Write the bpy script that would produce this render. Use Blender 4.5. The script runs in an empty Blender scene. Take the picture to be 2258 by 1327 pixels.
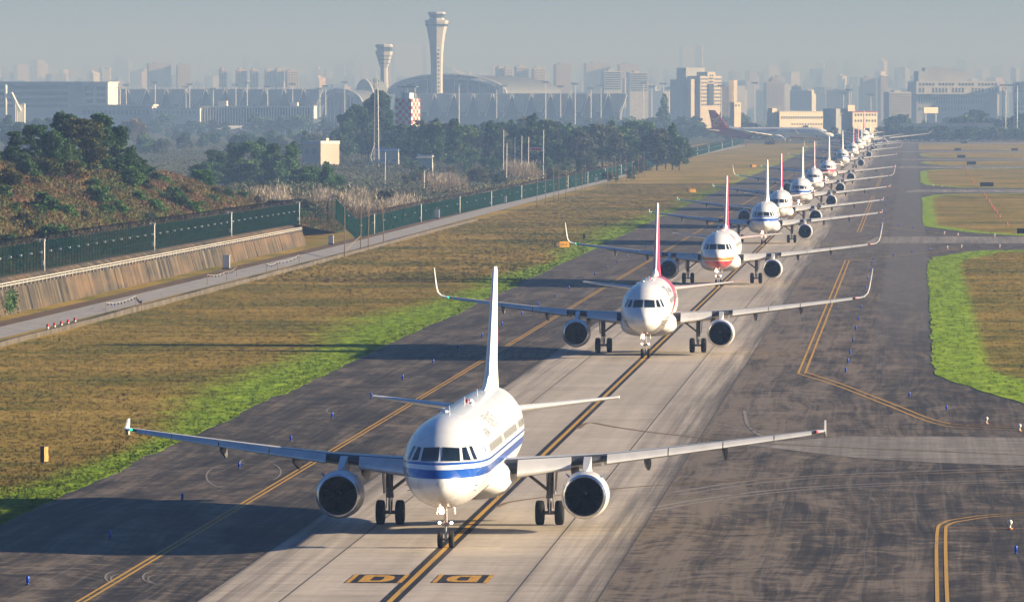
import bpy, bmesh, math, random
import numpy as np
from mathutils import Vector, Matrix

random.seed(7)
rng = np.random.default_rng(7)
R = math.radians
SC = bpy.context.scene
COL = SC.collection

# ------------------------------------------------------------------ camera
# metres: X across the taxiway (0 = centreline), Y along it away from us, Z up
CAM = Vector((20.9, 0.0, 20.0))
FPX, CX, CY = 15000.0, 1129.0, 663.5          # focal length and centre in photo pixels (2258 x 1327)
PITCH = math.atan((CY - 229.0) / FPX)
YAW = math.atan((2008.0 - CX) / FPX * math.cos(PITCH))
cd = bpy.data.cameras.new('camera')
cam = bpy.data.objects.new('camera', cd)
COL.objects.link(cam)
cam.location = CAM
cam.rotation_euler = (math.pi / 2 - PITCH, 0, YAW)
cd.sensor_width = 36.0
cd.lens = 36.0 * FPX / 2258.0
cd.clip_start, cd.clip_end = 1.0, 60000.0
SC.camera = cam
CAMROT = cam.rotation_euler.to_matrix()

def gp(px, py, z=0.0):
    """point of the plane at height z that a photo pixel shows (used to survey the place)"""
    d = CAMROT @ Vector(((px - CX) / FPX, (CY - py) / FPX, -1.0))
    t = (z - CAM.z) / d.z
    return CAM + d * t
def xat(px, Y):
    """X of a photo column at distance Y"""
    d = CAMROT @ Vector(((px - CX) / FPX, (CY - 229.0) / FPX, -1.0))
    return CAM.x + d.x / d.y * Y
def zat(py, Y):
    """height of a photo row at distance Y"""
    return CAM.z - (py - 229.0) * Y / FPX

# ------------------------------------------------------------------ light
SUN_EL, SUN_AZ = R(14.2), R(4.0)        # low sun on the right, a touch beyond square to the taxiway
sun_dir = Vector((math.cos(SUN_EL) * math.cos(SUN_AZ), math.cos(SUN_EL) * math.sin(SUN_AZ), math.sin(SUN_EL)))
sl = bpy.data.lights.new('sun', 'SUN')
sl.energy, sl.angle, sl.color = 5.0, R(0.5), (1.0, 0.85, 0.62)
so = bpy.data.objects.new('sun', sl)
COL.objects.link(so)
so.rotation_euler = sun_dir.to_track_quat('Z', 'Y').to_euler()
W = bpy.data.worlds.new('World')
SC.world = W
W.use_nodes = True
wn = W.node_tree
sky = wn.nodes.new('ShaderNodeTexSky')
sky.sky_type = 'NISHITA'
sky.sun_disc = False
sky.sun_elevation = SUN_EL
sky.sun_rotation = math.pi / 2 - SUN_AZ
sky.air_density, sky.dust_density, sky.ozone_density = 1.2, 0.3, 7.0
wn.nodes['Background'].inputs['Strength'].default_value = 0.05
tint = wn.nodes.new('ShaderNodeMix'); tint.data_type = 'RGBA'; tint.blend_type = 'MULTIPLY'; tint.inputs[0].default_value = 1.0
tint.inputs[7].default_value = (0.45, 0.61, 0.82, 1)      # the photograph's cool shade, the same all over the sky
wn.links.new(sky.outputs[0], tint.inputs[6])
wn.links.new(tint.outputs[2], wn.nodes['Background'].inputs['Color'])
SC.view_settings.view_transform = 'Standard'
SC.view_settings.look = 'None'
SC.view_settings.exposure = 1.62
SC.view_settings.gamma = 1.0
SC.view_settings.use_curve_mapping = False
SC.render.engine = 'CYCLES'
cy = SC.cycles
cy.use_denoising = True
try:
    cy.denoiser = 'OPENIMAGEDENOISE'
    cy.denoising_input_passes = 'RGB_ALBEDO_NORMAL'
except Exception:
    pass
cy.max_bounces = 5
cy.diffuse_bounces = 2
cy.glossy_bounces = 2
cy.transmission_bounces = 3
cy.transparent_max_bounces = 8
cy.volume_bounces = 0
cy.caustics_reflective = cy.caustics_refractive = False

# ------------------------------------------------------------------ node helpers
class NG:
    """terse builder for procedural materials"""
    def __init__(s, name):
        s.m = bpy.data.materials.new(name)
        s.m.use_nodes = True
        s.t = s.m.node_tree
        s.b = s.t.nodes['Principled BSDF']
        s.tc = None
    def link(s, a, b): s.t.links.new(a, b)
    def put(s, sock, v):
        if hasattr(v, 'is_output') or hasattr(v, 'links'):
            s.link(v, sock)
        elif isinstance(v, (tuple, list)):
            v = tuple(v)
            sock.default_value = v + (1.0,) if len(v) == 3 and len(sock.default_value) == 4 else v
        else:
            sock.default_value = v
    def obj(s):
        if s.tc is None: s.tc = s.t.nodes.new('ShaderNodeTexCoord')
        return s.tc.outputs['Object']
    def xyz(s):
        n = s.t.nodes.new('ShaderNodeSeparateXYZ'); s.link(s.obj(), n.inputs[0]); return n.outputs
    def math(s, op, a, b=0.0, c=0.0):
        n = s.t.nodes.new('ShaderNodeMath'); n.operation = op
        for i, v in enumerate((a, b, c)): s.put(n.inputs[i], v)
        return n.outputs[0]
    def vec(s, x, y, z):
        n = s.t.nodes.new('ShaderNodeCombineXYZ')
        for i, v in enumerate((x, y, z)): s.put(n.inputs[i], v)
        return n.outputs[0]
    def scale(s, sc, off=(0, 0, 0)):
        n = s.t.nodes.new('ShaderNodeMapping'); s.link(s.obj(), n.inputs[0])
        n.inputs['Scale'].default_value = sc; n.inputs['Location'].default_value = off
        return n.outputs[0]
    def noise(s, v, scale=1.0, detail=3.0, rough=0.55, dist=0.0):
        n = s.t.nodes.new('ShaderNodeTexNoise'); s.link(v, n.inputs['Vector'])
        n.inputs['Scale'].default_value = scale; n.inputs['Detail'].default_value = detail
        n.inputs['Roughness'].default_value = rough; n.inputs['Distortion'].default_value = dist
        return n.outputs[0]
    def ramp(s, f, stops, interp='LINEAR'):
        n = s.t.nodes.new('ShaderNodeValToRGB'); s.put(n.inputs[0], f)
        cr = n.color_ramp; cr.interpolation = interp
        while len(cr.elements) < len(stops): cr.elements.new(0.5)
        for e, (p, c) in zip(cr.elements, stops):
            e.position = p
            e.color = (c, c, c, 1) if isinstance(c, (int, float)) else tuple(c) + (1,)
        return n.outputs[0]
    def mix(s, f, a, b, mode='MIX'):
        n = s.t.nodes.new('ShaderNodeMix'); n.data_type = 'RGBA'; n.blend_type = mode
        s.put(n.inputs[0], f); s.put(n.inputs[6], a); s.put(n.inputs[7], b)
        return n.outputs[2]
    def band(s, v, lo, hi, soft=0.004):
        """1 where lo < v < hi"""
        a = s.math('MULTIPLY_ADD', v, 1 / soft, -lo / soft + 0.5) if not hasattr(lo, 'links') else s.math('MULTIPLY', s.math('SUBTRACT', v, lo), 1 / soft)
        b = s.math('MULTIPLY_ADD', v, -1 / soft, hi / soft + 0.5) if not hasattr(hi, 'links') else s.math('MULTIPLY', s.math('SUBTRACT', hi, v), 1 / soft)
        n = s.math('MINIMUM', a, b)
        q = s.t.nodes.new('ShaderNodeClamp'); s.link(n, q.inputs[0]); return q.outputs[0]
    def rand(s):
        n = s.t.nodes.new('ShaderNodeObjectInfo'); return n.outputs['Random']
    def bump(s, h, strength=0.3, dist=0.05):
        n = s.t.nodes.new('ShaderNodeBump'); s.put(n.inputs['Height'], h)
        n.inputs['Strength'].default_value = strength; n.inputs['Distance'].default_value = dist
        s.link(n.outputs[0], s.b.inputs['Normal'])
    def done(s, col=None, rough=0.6, metal=0.0, spec=0.5, coat=0.0):
        if col is not None: s.put(s.b.inputs['Base Color'], col)
        s.put(s.b.inputs['Roughness'], rough)
        s.b.inputs['Metallic'].default_value = metal
        s.b.inputs['Specular IOR Level'].default_value = spec
        if coat:
            s.b.inputs['Coat Weight'].default_value = coat
            s.b.inputs['Coat Roughness'].default_value = 0.08
        return s.m

def flat(name, col, rough=0.6, metal=0.0, var=0.12, scale=2.0, spec=0.5, stretch=(1, 1, 1)):
    """one colour with a little procedural unevenness"""
    g = NG(name)
    n = g.noise(g.scale(stretch), scale, 4)
    lo = tuple(c * (1 - var) for c in col); hi = tuple(min(1, c * (1 + var)) for c in col)
    return g.done(g.ramp(n, [(0.3, lo), (0.7, hi)]), rough, metal, spec)
def glow(name, col, strength):
    g = NG(name)
    g.b.inputs['Emission Color'].default_value = tuple(col) + (1,)
    g.b.inputs['Emission Strength'].default_value = strength
    return g.done(col, 0.3)

# ------------------------------------------------------------------ mesh helpers
class MB:
    """collects simple shapes; build() links them as ONE mesh object"""
    def __init__(s): s.v, s.f, s.m = [], [], []
    def add(s, vs, fs, mi=0):
        o = len(s.v); s.v += [tuple(p) for p in vs]
        s.f += [tuple(i + o for i in f) for f in fs]; s.m += [mi] * len(fs)
    def box(s, x0, x1, y0, y1, z0, z1, mi=0):
        s.add([(x0, y0, z0), (x1, y0, z0), (x1, y1, z0), (x0, y1, z0), (x0, y0, z1), (x1, y0, z1), (x1, y1, z1), (x0, y1, z1)],
              [(3, 2, 1, 0), (4, 5, 6, 7), (0, 1, 5, 4), (1, 2, 6, 5), (2, 3, 7, 6), (3, 0, 4, 7)], mi)
    def tube(s, pts, rad, n=8, mi=0, cap=True):
        pts = [Vector(p) for p in pts]
        rads = rad if isinstance(rad, (list, tuple)) else [rad] * len(pts)
        vs, fs = [], []
        for i, p in enumerate(pts):
            t = (pts[min(i + 1, len(pts) - 1)] - pts[max(i - 1, 0)]).normalized()
            a = t.cross(Vector((0, 0, 1)) if abs(t.z) < 0.9 else Vector((1, 0, 0))).normalized()
            b = t.cross(a)
            for k in range(n):
                w = 2 * math.pi * k / n
                vs.append(p + (a * math.cos(w) + b * math.sin(w)) * rads[i])
        for i in range(len(pts) - 1):
            for k in range(n):
                k2 = (k + 1) % n
                fs.append((i * n + k, i * n + k2, (i + 1) * n + k2, (i + 1) * n + k))
        if cap:
            fs.append(tuple(range(n))[::-1]); fs.append(tuple((len(pts) - 1) * n + k for k in range(n)))
        s.add(vs, fs, mi)
    def bar(s, a, b, r, mi=0, n=6): s.tube([a, b], r, n, mi)
    def rings(s, rings, mi=0, cap0=True, cap1=True, closed=True):
        """skin a list of equal-length rings"""
        n = len(rings[0]); vs = [p for r in rings for p in r]; fs = []
        for i in range(len(rings) - 1):
            for k in range(n if closed else n - 1):
                k2 = (k + 1) % n
                fs.append((i * n + k, i * n + k2, (i + 1) * n + k2, (i + 1) * n + k))
        if cap0: fs.append(tuple(range(n))[::-1])
        if cap1: fs.append(tuple((len(rings) - 1) * n + k for k in range(n)))
        s.add(vs, fs, mi)
    def lathe(s, prof, n=32, c=(0, 0, 0), axis='y', mi=0, cap=False):
        """prof: list of (along, radius)"""
        rs = []
        for a, r in prof:
            ring = []
            for k in range(n):
                w = 2 * math.pi * k / n; u, v = r * math.cos(w), r * math.sin(w)
                ring.append((c[0] + u, c[1] + a, c[2] + v) if axis == 'y' else (c[0] + a, c[1] + u, c[2] + v) if axis == 'x' else (c[0] + u, c[1] + v, c[2] + a))
            rs.append(ring)
        s.rings(rs, mi, cap, cap)
    def quad(s, a, b, c, d, mi=0): s.add([a, b, c, d], [(0, 1, 2, 3)], mi)
    def poly(s, pts, mi=0): s.add(pts, [tuple(range(len(pts)))], mi)
    def mesh(s, name, mats, smooth=False):
        me = bpy.data.meshes.new(name)
        me.from_pydata(s.v, [], s.f)
        for m in (mats if isinstance(mats, (list, tuple)) else [mats]): me.materials.append(m)
        if any(s.m): me.polygons.foreach_set('material_index', s.m)
        if smooth: me.polygons.foreach_set('use_smooth', [True] * len(s.f))
        me.update()
        return me
    def build(s, name, mats, parent=None, smooth=False, fix=True):
        me = s.mesh(name, mats, smooth)
        if fix: recalc(me)
        return link(name, me, parent)
def recalc(me):
    bm = bmesh.new(); bm.from_mesh(me)
    bmesh.ops.recalc_face_normals(bm, faces=bm.faces); bm.to_mesh(me); bm.free()
def link(name, me, parent=None, loc=None):
    o = bpy.data.objects.new(name, me)
    COL.objects.link(o)
    if parent is not None: o.parent = parent
    if loc is not None: o.location = loc
    return o
def empty(name, loc=(0, 0, 0), rz=0.0):
    o = bpy.data.objects.new(name, None)
    COL.objects.link(o); o.location = loc; o.rotation_euler = (0, 0, rz)
    o.empty_display_size = 0.5
    return o
def tag(o, label, cat, group=None):
    o['label'] = label; o['category'] = cat
    if group: o['group'] = group
    return o
def structure(o): o['kind'] = 'structure'; return o
def stuff(o): o['kind'] = 'stuff'; return o
def np_mesh(name, v, f, mats, mi=None, smooth=False):
    """big mesh from numpy arrays (all faces the same number of corners)"""
    me = bpy.data.meshes.new(name)
    nf, k = f.shape
    me.vertices.add(len(v)); me.vertices.foreach_set('co', np.ascontiguousarray(v, dtype=np.float32).ravel())
    me.loops.add(nf * k); me.loops.foreach_set('vertex_index', np.ascontiguousarray(f, dtype=np.int32).ravel())
    me.polygons.add(nf); me.polygons.foreach_set('loop_start', np.arange(0, nf * k, k, dtype=np.int32))
    if mi is not None: me.polygons.foreach_set('material_index', np.asarray(mi, dtype=np.int32))
    if smooth: me.polygons.foreach_set('use_smooth', np.ones(nf, dtype=bool))
    for m in (mats if isinstance(mats, (list, tuple)) else [mats]): me.materials.append(m)
    me.update(calc_edges=True)
    return me
ONES = ['', 'first', 'second', 'third', 'fourth', 'fifth', 'sixth', 'seventh', 'eighth', 'ninth', 'tenth', 'eleventh', 'twelfth', 'thirteenth',
        'fourteenth', 'fifteenth', 'sixteenth', 'seventeenth', 'eighteenth', 'nineteenth']
TENS = ['', '', 'twenty', 'thirty', 'forty', 'fifty', 'sixty', 'seventy', 'eighty', 'ninety']
TENTH = ['', '', 'twentieth', 'thirtieth', 'fortieth', 'fiftieth', 'sixtieth', 'seventieth', 'eightieth', 'ninetieth']
def nth(i):
    if i >= 100: return 'hundredth' if i == 100 else 'hundred-and-' + nth(i - 100)
    if i < 20: return ONES[i]
    return TENTH[i // 10] if i % 10 == 0 else TENS[i // 10] + '-' + ONES[i % 10]
def text_mesh(body, size=1.0):
    """flat outline of some writing as (verts Nx3, faces), lying in XY"""
    cu = bpy.data.curves.new('writing', 'FONT'); cu.body = body; cu.size = size; cu.resolution_u = 3
    o = bpy.data.objects.new('writing', cu); COL.objects.link(o)
    dg = bpy.context.evaluated_depsgraph_get()
    me = o.evaluated_get(dg).to_mesh()
    v = [tuple(p.co) for p in me.vertices]; f = [tuple(p.vertices) for p in me.polygons]
    o.evaluated_get(dg).to_mesh_clear()
    bpy.data.objects.remove(o); bpy.data.curves.remove(cu)
    return v, f
def pchip(xs, ys):
    xs, ys = np.asarray(xs, float), np.asarray(ys, float)
    h = np.diff(xs); d = np.diff(ys) / h
    m = np.zeros(len(xs)); m[0], m[-1] = d[0], d[-1]
    for i in range(1, len(xs) - 1):
        if d[i - 1] * d[i] > 0:
            w1, w2 = 2 * h[i] + h[i - 1], h[i] + 2 * h[i - 1]
            m[i] = (w1 + w2) / (w1 / d[i - 1] + w2 / d[i])
    def f(x):
        x = min(max(x, xs[0]), xs[-1]); i = min(max(int(np.searchsorted(xs, x)) - 1, 0), len(h) - 1)
        t = (x - xs[i]) / h[i]
        return float((2 * t**3 - 3 * t**2 + 1) * ys[i] + (t**3 - 2 * t**2 + t) * h[i] * m[i] + (3 * t**2 - 2 * t**3) * ys[i + 1] + (t**3 - t**2) * h[i] * m[i + 1])
    return f
# ================================================================== GROUND
def mat_asphalt():
    g = NG('asphalt'); x, y, z = g.xyz()
    w1 = g.math('MULTIPLY_ADD', g.noise(g.scale((0.05, 0.012, 1)), 1, 3, 0.6), 5.0, -2.5)
    w2 = g.math('MULTIPLY_ADD', g.noise(g.scale((0.09, 0.03, 1), (5, 5, 0)), 1, 3, 0.6), 26.0, -13.0)
    xw, yw = g.math('ADD', x, w1), g.math('ADD', y, w2)
    def wn_(sx, sy, ox=0.0, d=4, r=0.6): return g.noise(g.vec(g.math('MULTIPLY_ADD', xw, sx, ox), g.math('MULTIPLY', yw, sy), 0.0), 1, d, r)
    lane = wn_(0.55, 0.022)                                            # tyre-polished lanes along the taxiway
    streak = wn_(3.0, 0.020, 4, 3)
    fine = g.noise(g.scale((1.3, 1.2, 1)), 1, 6, 0.78)
    cross = wn_(0.22, 0.70, 9, 5, 0.75)
    blot = wn_(0.50, 0.075, 17, 5, 0.65)
    patch = wn_(0.09, 0.02, 31, 3, 0.5)
    a = 0.0
    for n, w in ((lane, .13), (streak, .12), (fine, .24), (cross, .22), (blot, .22), (patch, .07)): a = g.math('MULTIPLY_ADD', n, w, a)
    right = g.ramp(g.math('MULTIPLY_ADD', x, 0.02, 0.5), [(0.58, 0.0), (0.655, 0.055), (0.74, 0.032), (0.96, 0.0)])
    a = g.math('ADD', a, right)
    c = g.ramp(a, [(0.43, (0.006, 0.0046, 0.0032)), (0.475, (0.024, 0.0180, 0.0120)), (0.51, (0.066, 0.050, 0.034)), (0.56, (0.175, 0.138, 0.100))])
    # thin pale scratches that wander along the taxiway
    wv = g.noise(g.scale((5.5, 0.012, 1), (1, 4, 0)), 1, 2, 0.5)
    line = g.ramp(wv, [(0.61, 0.0), (0.64, 0.28), (0.67, 0.0)])
    c = g.mix(line, c, (0.20, 0.185, 0.17))
    # sealed seams
    for xs in (-9.9, -15.2, -19.4, 10.4, 14.6, 18.9):
        wob = g.math('MULTIPLY_ADD', g.noise(g.scale((0, 0.06, 0), (xs, 0, 0)), 1, 2), 0.5, xs - 0.25)
        c = g.mix(g.math('MULTIPLY', g.band(g.math('SUBTRACT', x, wob), -0.03, 0.03, 0.02), 0.4), c, (0.13, 0.12, 0.11))
    # older, paler surface on the right shoulder farther along
    old = g.math('MULTIPLY', g.band(x, 17.9, 23.2, 0.6), g.ramp(g.math('MULTIPLY', y, 0.001), [(0.50, 0.0), (0.75, 0.7)]))
    c = g.mix(old, c, g.ramp(fine, [(0.35, (0.10, 0.092, 0.085)), (0.65, (0.17, 0.157, 0.145))]))
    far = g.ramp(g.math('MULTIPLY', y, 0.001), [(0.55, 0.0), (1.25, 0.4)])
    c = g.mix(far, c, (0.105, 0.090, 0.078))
    g.bump(fine, 0.4, 0.02)
    return g.done(c, g.ramp(fine, [(0.3, 0.62), (0.7, 0.85)]), 0, 0.3)
def mat_concrete(name, lo, hi, dirt=0.5):
    g = NG(name); x, y, z = g.xyz()
    fine = g.noise(g.scale((0.8, 0.8, 1)), 1, 6, 0.75)
    cross = g.noise(g.scale((0.06, 0.9, 1), (5, 1, 0)), 1, 4, 0.7)
    lane = g.noise(g.scale((0.5, 0.012, 1), (2, 3, 0)), 1, 3, 0.6)
    a = g.math('MULTIPLY', g.math('ADD', g.math('ADD', fine, cross), lane), 0.3333)
    a = g.math('ADD', a, g.math('MULTIPLY_ADD', g.rand(), 0.07, -0.035))
    c = g.ramp(a, [(0.36, lo), (0.60, hi)])
    rub = g.noise(g.scale((1.4, 0.010, 1), (8, 0, 0)), 1, 4, 0.65)
    ax = g.math('ABSOLUTE', x)
    edge = g.ramp(g.math('MULTIPLY', ax, 0.1), [(0.36, 0.12), (0.82, 1.0)])
    m = g.math('MULTIPLY', g.ramp(rub, [(0.42, 0.0), (0.62, dirt)]), edge)
    c = g.mix(m, c, (0.075, 0.068, 0.062))
    fr = g.noise(g.scale((0.7, 0.015, 1), (13, 0, 0)), 1, 4, 0.7)
    t = g.math('ADD', g.math('MULTIPLY_ADD', ax, 0.38, -2.55), g.math('MULTIPLY_ADD', fr, 1.6, -0.8))
    c = g.mix(g.math('MULTIPLY', g.ramp(t, [(0.0, 0.0), (0.75, 0.9)]), 1.0 if dirt > 0.5 else 0.0), c, g.ramp(cross, [(0.35, (0.038, 0.032, 0.026)), (0.65, (0.12, 0.10, 0.085))]))
    spot = g.noise(g.scale((1.9, 1.2, 1), (4, 4, 0)), 1, 2, 0.5)
    c = g.mix(g.ramp(spot, [(0.70, 0.0), (0.76, 0.45)]), c, (0.10, 0.09, 0.08))
    g.bump(fine, 0.25, 0.01)
    return g.done(c, 0.75, 0, 0.3)
def mat_grass():
    g = NG('airfield_grass'); x, y, z = g.xyz()
    at = g.t.nodes.new('ShaderNodeAttribute'); at.attribute_name = 'green'
    n1 = g.noise(g.scale((0.05, 0.03, 0.0)), 1, 5, 0.65)
    n2 = g.noise(g.scale((0.7, 0.25, 0.0), (3, 8, 0)), 1, 5, 0.7)
    n3 = g.noise(g.scale((0.018, 0.22, 0.0), (1, 1, 0)), 1, 4, 0.6)
    a = g.math('MULTIPLY_ADD', n1, 0.5, g.math('MULTIPLY_ADD', n2, 0.2, g.math('MULTIPLY', n3, 0.3)))
    dry = g.ramp(a, [(0.38, (0.085, 0.092, 0.010)), (0.455, (0.155, 0.132, 0.017)), (0.51, (0.24, 0.168, 0.026)), (0.60, (0.34, 0.232, 0.052))])
    lush = g.ramp(n2, [(0.32, (0.085, 0.145, 0.008)), (0.48, (0.185, 0.30, 0.012)), (0.66, (0.30, 0.40, 0.022))])
    m = g.math('ADD', at.outputs['Fac'], g.math('MULTIPLY_ADD', n2, 0.9, -0.45))
    m = g.math('ADD', m, g.math('MULTIPLY_ADD', n3, 0.7, -0.35))
    c = g.mix(g.ramp(m, [(0.28, 0.0), (0.72, 1.0)]), dry, lush)
    dirt = g.noise(g.scale((0.25, 0.12, 0), (6, 2, 0)), 1, 4, 0.7)
    c = g.mix(g.ramp(dirt, [(0.70, 0.0), (0.80, 0.5)]), c, (0.07, 0.06, 0.025))
    # blades lean every way: shade them mostly as the sward they form
    geo = g.t.nodes.new('ShaderNodeNewGeometry')
    up = g.t.nodes.new('ShaderNodeMix'); up.data_type = 'VECTOR'; up.inputs[0].default_value = 0.94
    g.link(geo.outputs['Normal'], up.inputs[4]); up.inputs[5].default_value = (0.05, 0, 1)
    g.link(up.outputs[1], g.b.inputs['Normal'])
    return g.done(c, 0.9, 0, 0.1)
M = {}
M['asphalt'] = mat_asphalt()
M['concrete'] = mat_concrete('concrete', (0.31, 0.268, 0.220), (0.53, 0.460, 0.380), 0.85)
M['lane_concrete'] = mat_concrete('worn_concrete', (0.085, 0.074, 0.064), (0.36, 0.32, 0.275), 0.4)
M['grass'] = mat_grass()
M['yellow'] = flat('yellow_marking_paint', (0.50, 0.26, 0.03), 0.7, 0, 0.35, 3.0, 0.3, (2, 0.3, 1))
M['black_paint'] = flat('black_marking_paint', (0.016, 0.015, 0.018), 0.7, 0, 0.4, 3.0, 0.3, (2, 0.3, 1))
M['road'] = flat('patrol_road_concrete', (0.30, 0.285, 0.275), 0.85, 0, 0.22, 0.6, 0.3)
M['soil'] = flat('bare_soil', (0.13, 0.085, 0.05), 0.95, 0, 0.4, 0.5, 0.1)
def mat_scrub():
    g = NG('scrub_ground')
    n = g.noise(g.scale((0.02, 0.02, 0.02)), 1, 6, 0.7)
    n2 = g.noise(g.scale((0.4, 0.4, 0.4)), 1, 4, 0.7)
    a = g.math('MULTIPLY', g.math('ADD', n, n2), 0.5)
    return g.done(g.ramp(a, [(0.35, (0.030, 0.045, 0.016)), (0.5, (0.075, 0.080, 0.030)), (0.66, (0.15, 0.115, 0.055))]), 0.95, 0, 0.1)
M['scrub'] = mat_scrub()

# the land, one sheet to the horizon
g_ = MB()
for i in range(12):
    for j in range(14):
        x0, x1 = -13000 + i * 2000, -13000 + (i + 1) * 2000
        y0, y1 = -2000 + j * 2000, -2000 + (j + 1) * 2000
        g_.quad((x0, y0, -0.08), (x1, y0, -0.08), (x1, y1, -0.08), (x0, y1, -0.08))
structure(g_.build('ground', M['scrub']))
# pavement of the taxiway, its shoulders and the exits
pv = MB(); pv.quad((-24.5, 120, 0), (420, 120, 0), (420, 3960, 0), (-24.5, 3960, 0))
pave = structure(pv.build('taxiway', M['asphalt']))
# concrete keel of the taxiway, slab by slab
cols = [(-7.7, -4.42), (-4.38, 0.13), (0.17, 4.73), (4.77, 8.3)]
SL, NSL = 6.0, 75
for ci, (xa, xb) in enumerate(cols):
    b = MB(); w = xb - xa
    e = 0.0
    b.add([(-w/2, 0.012, 0), (w/2, 0.012, 0), (w/2, SL - 0.012, 0), (-w/2, SL - 0.012, 0),
           (-w/2 + e, 0.012 + e, 0.008), (w/2 - e, 0.012 + e, 0.008), (w/2 - e, SL - 0.012 - e, 0.008), (-w/2 + e, SL - 0.012 - e, 0.008)],
          [(4, 5, 6, 7), (0, 1, 5, 4), (1, 2, 6, 5), (2, 3, 7, 6), (3, 0, 4, 7)])
    me = b.mesh('slab', M['concrete'])
    for k in range(NSL):
        # coordinates of the shader are the taxiway's: bake the place into the mesh so streaks run on from slab to slab
        m2 = me.copy(); m2.transform(Matrix.Translation(((xa + xb) / 2, 252 + k * SL, 0)))
        link('slab', m2, pave)
b = MB()
for (xa, xb) in cols:
    b.quad((xa, 252 + NSL * SL + 0.05, 0.008), (xb, 252 + NSL * SL + 0.05, 0.008), (xb, 3400, 0.008), (xa, 3400, 0.008))
stuff(b.build('distant_slabs', M['concrete'], pave))
j_ = MB()
for xs in (-7.72, -4.40, 4.75, 8.32): j_.quad((xs - .035, 252, .012), (xs + .035, 252, .012), (xs + .035, 1400, .012), (xs - .035, 1400, .012))
structure(j_.build('joint_sealant', flat('joint_sealant', (0.05, 0.045, 0.04), 0.8, 0, 0.4, 0.5)))
ZM = 0.018                                     # paint lies just above the slabs
def strip(pts, w, z, mb, mi=0):
    """flat ribbon along a list of XY points"""
    L_, R_ = [], []
    for i, p in enumerate(pts):
        a, c = Vector(pts[max(i - 1, 0)][:2]), Vector(pts[min(i + 1, len(pts) - 1)][:2])
        t = (c - a).normalized(); n = Vector((-t.y, t.x)) * w / 2
        L_.append((p[0] + n.x, p[1] + n.y, z)); R_.append((p[0] - n.x, p[1] - n.y, z))
    for i in range(len(pts) - 1): mb.quad(R_[i], R_[i + 1], L_[i + 1], L_[i], mi)
def smooth_path(pts, n=10):
    """Catmull-Rom through XY points"""
    P = [Vector(p[:2]) for p in pts]; P = [2 * P[0] - P[1]] + P + [2 * P[-1] - P[-2]]; out = []
    for i in range(1, len(P) - 2):
        for k in range(n):
            t = k / n
            out.append(0.5 * (2 * P[i] + (P[i+1] - P[i-1]) * t + (2*P[i-1] - 5*P[i] + 4*P[i+1] - P[i+2]) * t*t + (3*P[i] - P[i-1] - 3*P[i+1] + P[i+2]) * t**3))
    return [tuple(p) for p in out] + [tuple(P[-2])]
def G(*pts): return [tuple(gp(*p)[:2]) for p in pts]
# centreline: yellow on a black border
def mat_worn_paint(name, col, wear):
    g = NG(name)
    n = g.noise(g.scale((3.0, 0.22, 1)), 1, 5, 0.75)
    n2 = g.noise(g.scale((0.3, 0.05, 1), (4, 0, 0)), 1, 3, 0.6)
    a = g.math('MULTIPLY_ADD', n, 0.6, g.math('MULTIPLY', n2, 0.4))
    return g.done(g.mix(g.ramp(a, [(0.54, 0.0), (0.64, 1.0)]), col, wear), 0.7, 0, 0.3)
M['line_yellow'] = mat_worn_paint('centreline_yellow', (0.50, 0.285, 0.045), (0.20, 0.16, 0.10))
M['line_black'] = mat_worn_paint('centreline_black', (0.006, 0.005, 0.006), (0.055, 0.049, 0.043))
m_ = MB(); strip([(0.02, 130), (0.02, 3330)], 0.76, ZM, m_); structure(m_.build('centreline_border', M['line_black']))
m_ = MB(); strip([(0.02, 130), (0.02, 3330)], 0.23, ZM + 0.004, m_); structure(m_.build('centreline', M['line_yellow']))
# double yellow edge lines
e_ = MB()
for xs in (-12.53, -12.23): strip([(xs, 130), (xs, 3300)], 0.13, 0.012, e_)
for (ya, yb) in ((505, 872), (1060, 1480), (1640, 1960)):
    for xs in (12.6, 13.1): strip([(xs, ya), (xs, yb)], 0.17, 0.012, e_)
for off in (0.0, 0.5):                            # right exit, far side
    strip(smooth_path([(12.6 + off, 505 + 6 * off)] + [(p[0] + off * .6, p[1] + 6 * off) for p in G((1850, 852), (1960, 895), (2060, 933), (2150, 944), (2330, 949))]), 0.17, 0.012, e_)
for off in (0.0, 0.40):                            # right exit, near side
    p0 = gp(2067, 1327); p1 = gp(2066, 1180)
    strip(smooth_path([(p0.x + off, 240), (p0.x + off, p0.y), (p1.x + off, p1.y)] + [(p[0] + off * .7, p[1] - 3.2 * off) for p in G((2080, 1152), (2130, 1141), (2190, 1134), (2300, 1128))]), 0.16, 0.012, e_)
strip(smooth_path(G((1870, 575), (1950, 566), (2050, 556), (2120, 548))), 0.22, 0.012, e_)
strip(smooth_path(G((1905, 497), (1990, 505), (2080, 515))), 0.22, 0.012, e_)
structure(e_.build('edge_lines', M['line_yellow']))
o_ = MB()
strip(G((2080, 1163), (2400, 1166)), 0.13, 0.012, o_); strip(G((2085, 934), (2400, 940)), 0.16, 0.012, o_)
structure(o_.build('orange_lines', flat('orange_marking_paint', (0.50, 0.19, 0.04), 0.7, 0, 0.3, 3)))
x_ = MB()                                        # thin lead-off lines of the exit
strip(smooth_path(G((1275, 945), (1300, 932), (1360, 942), (1480, 958), (1700, 978), (2060, 995), (2400, 1008))), 0.30, ZM + 0.002, x_)
strip(smooth_path(G((1095, 1118), (1130, 1106), (1250, 1090), (1420, 1072), (1700, 1056), (2060, 1044), (2400, 1034))), 0.28, ZM + 0.002, x_)
structure(x_.build('lead_off_lines', mat_worn_paint('lead_off_yellow', (0.20, 0.13, 0.05), (0.09, 0.075, 0.06))))
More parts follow.
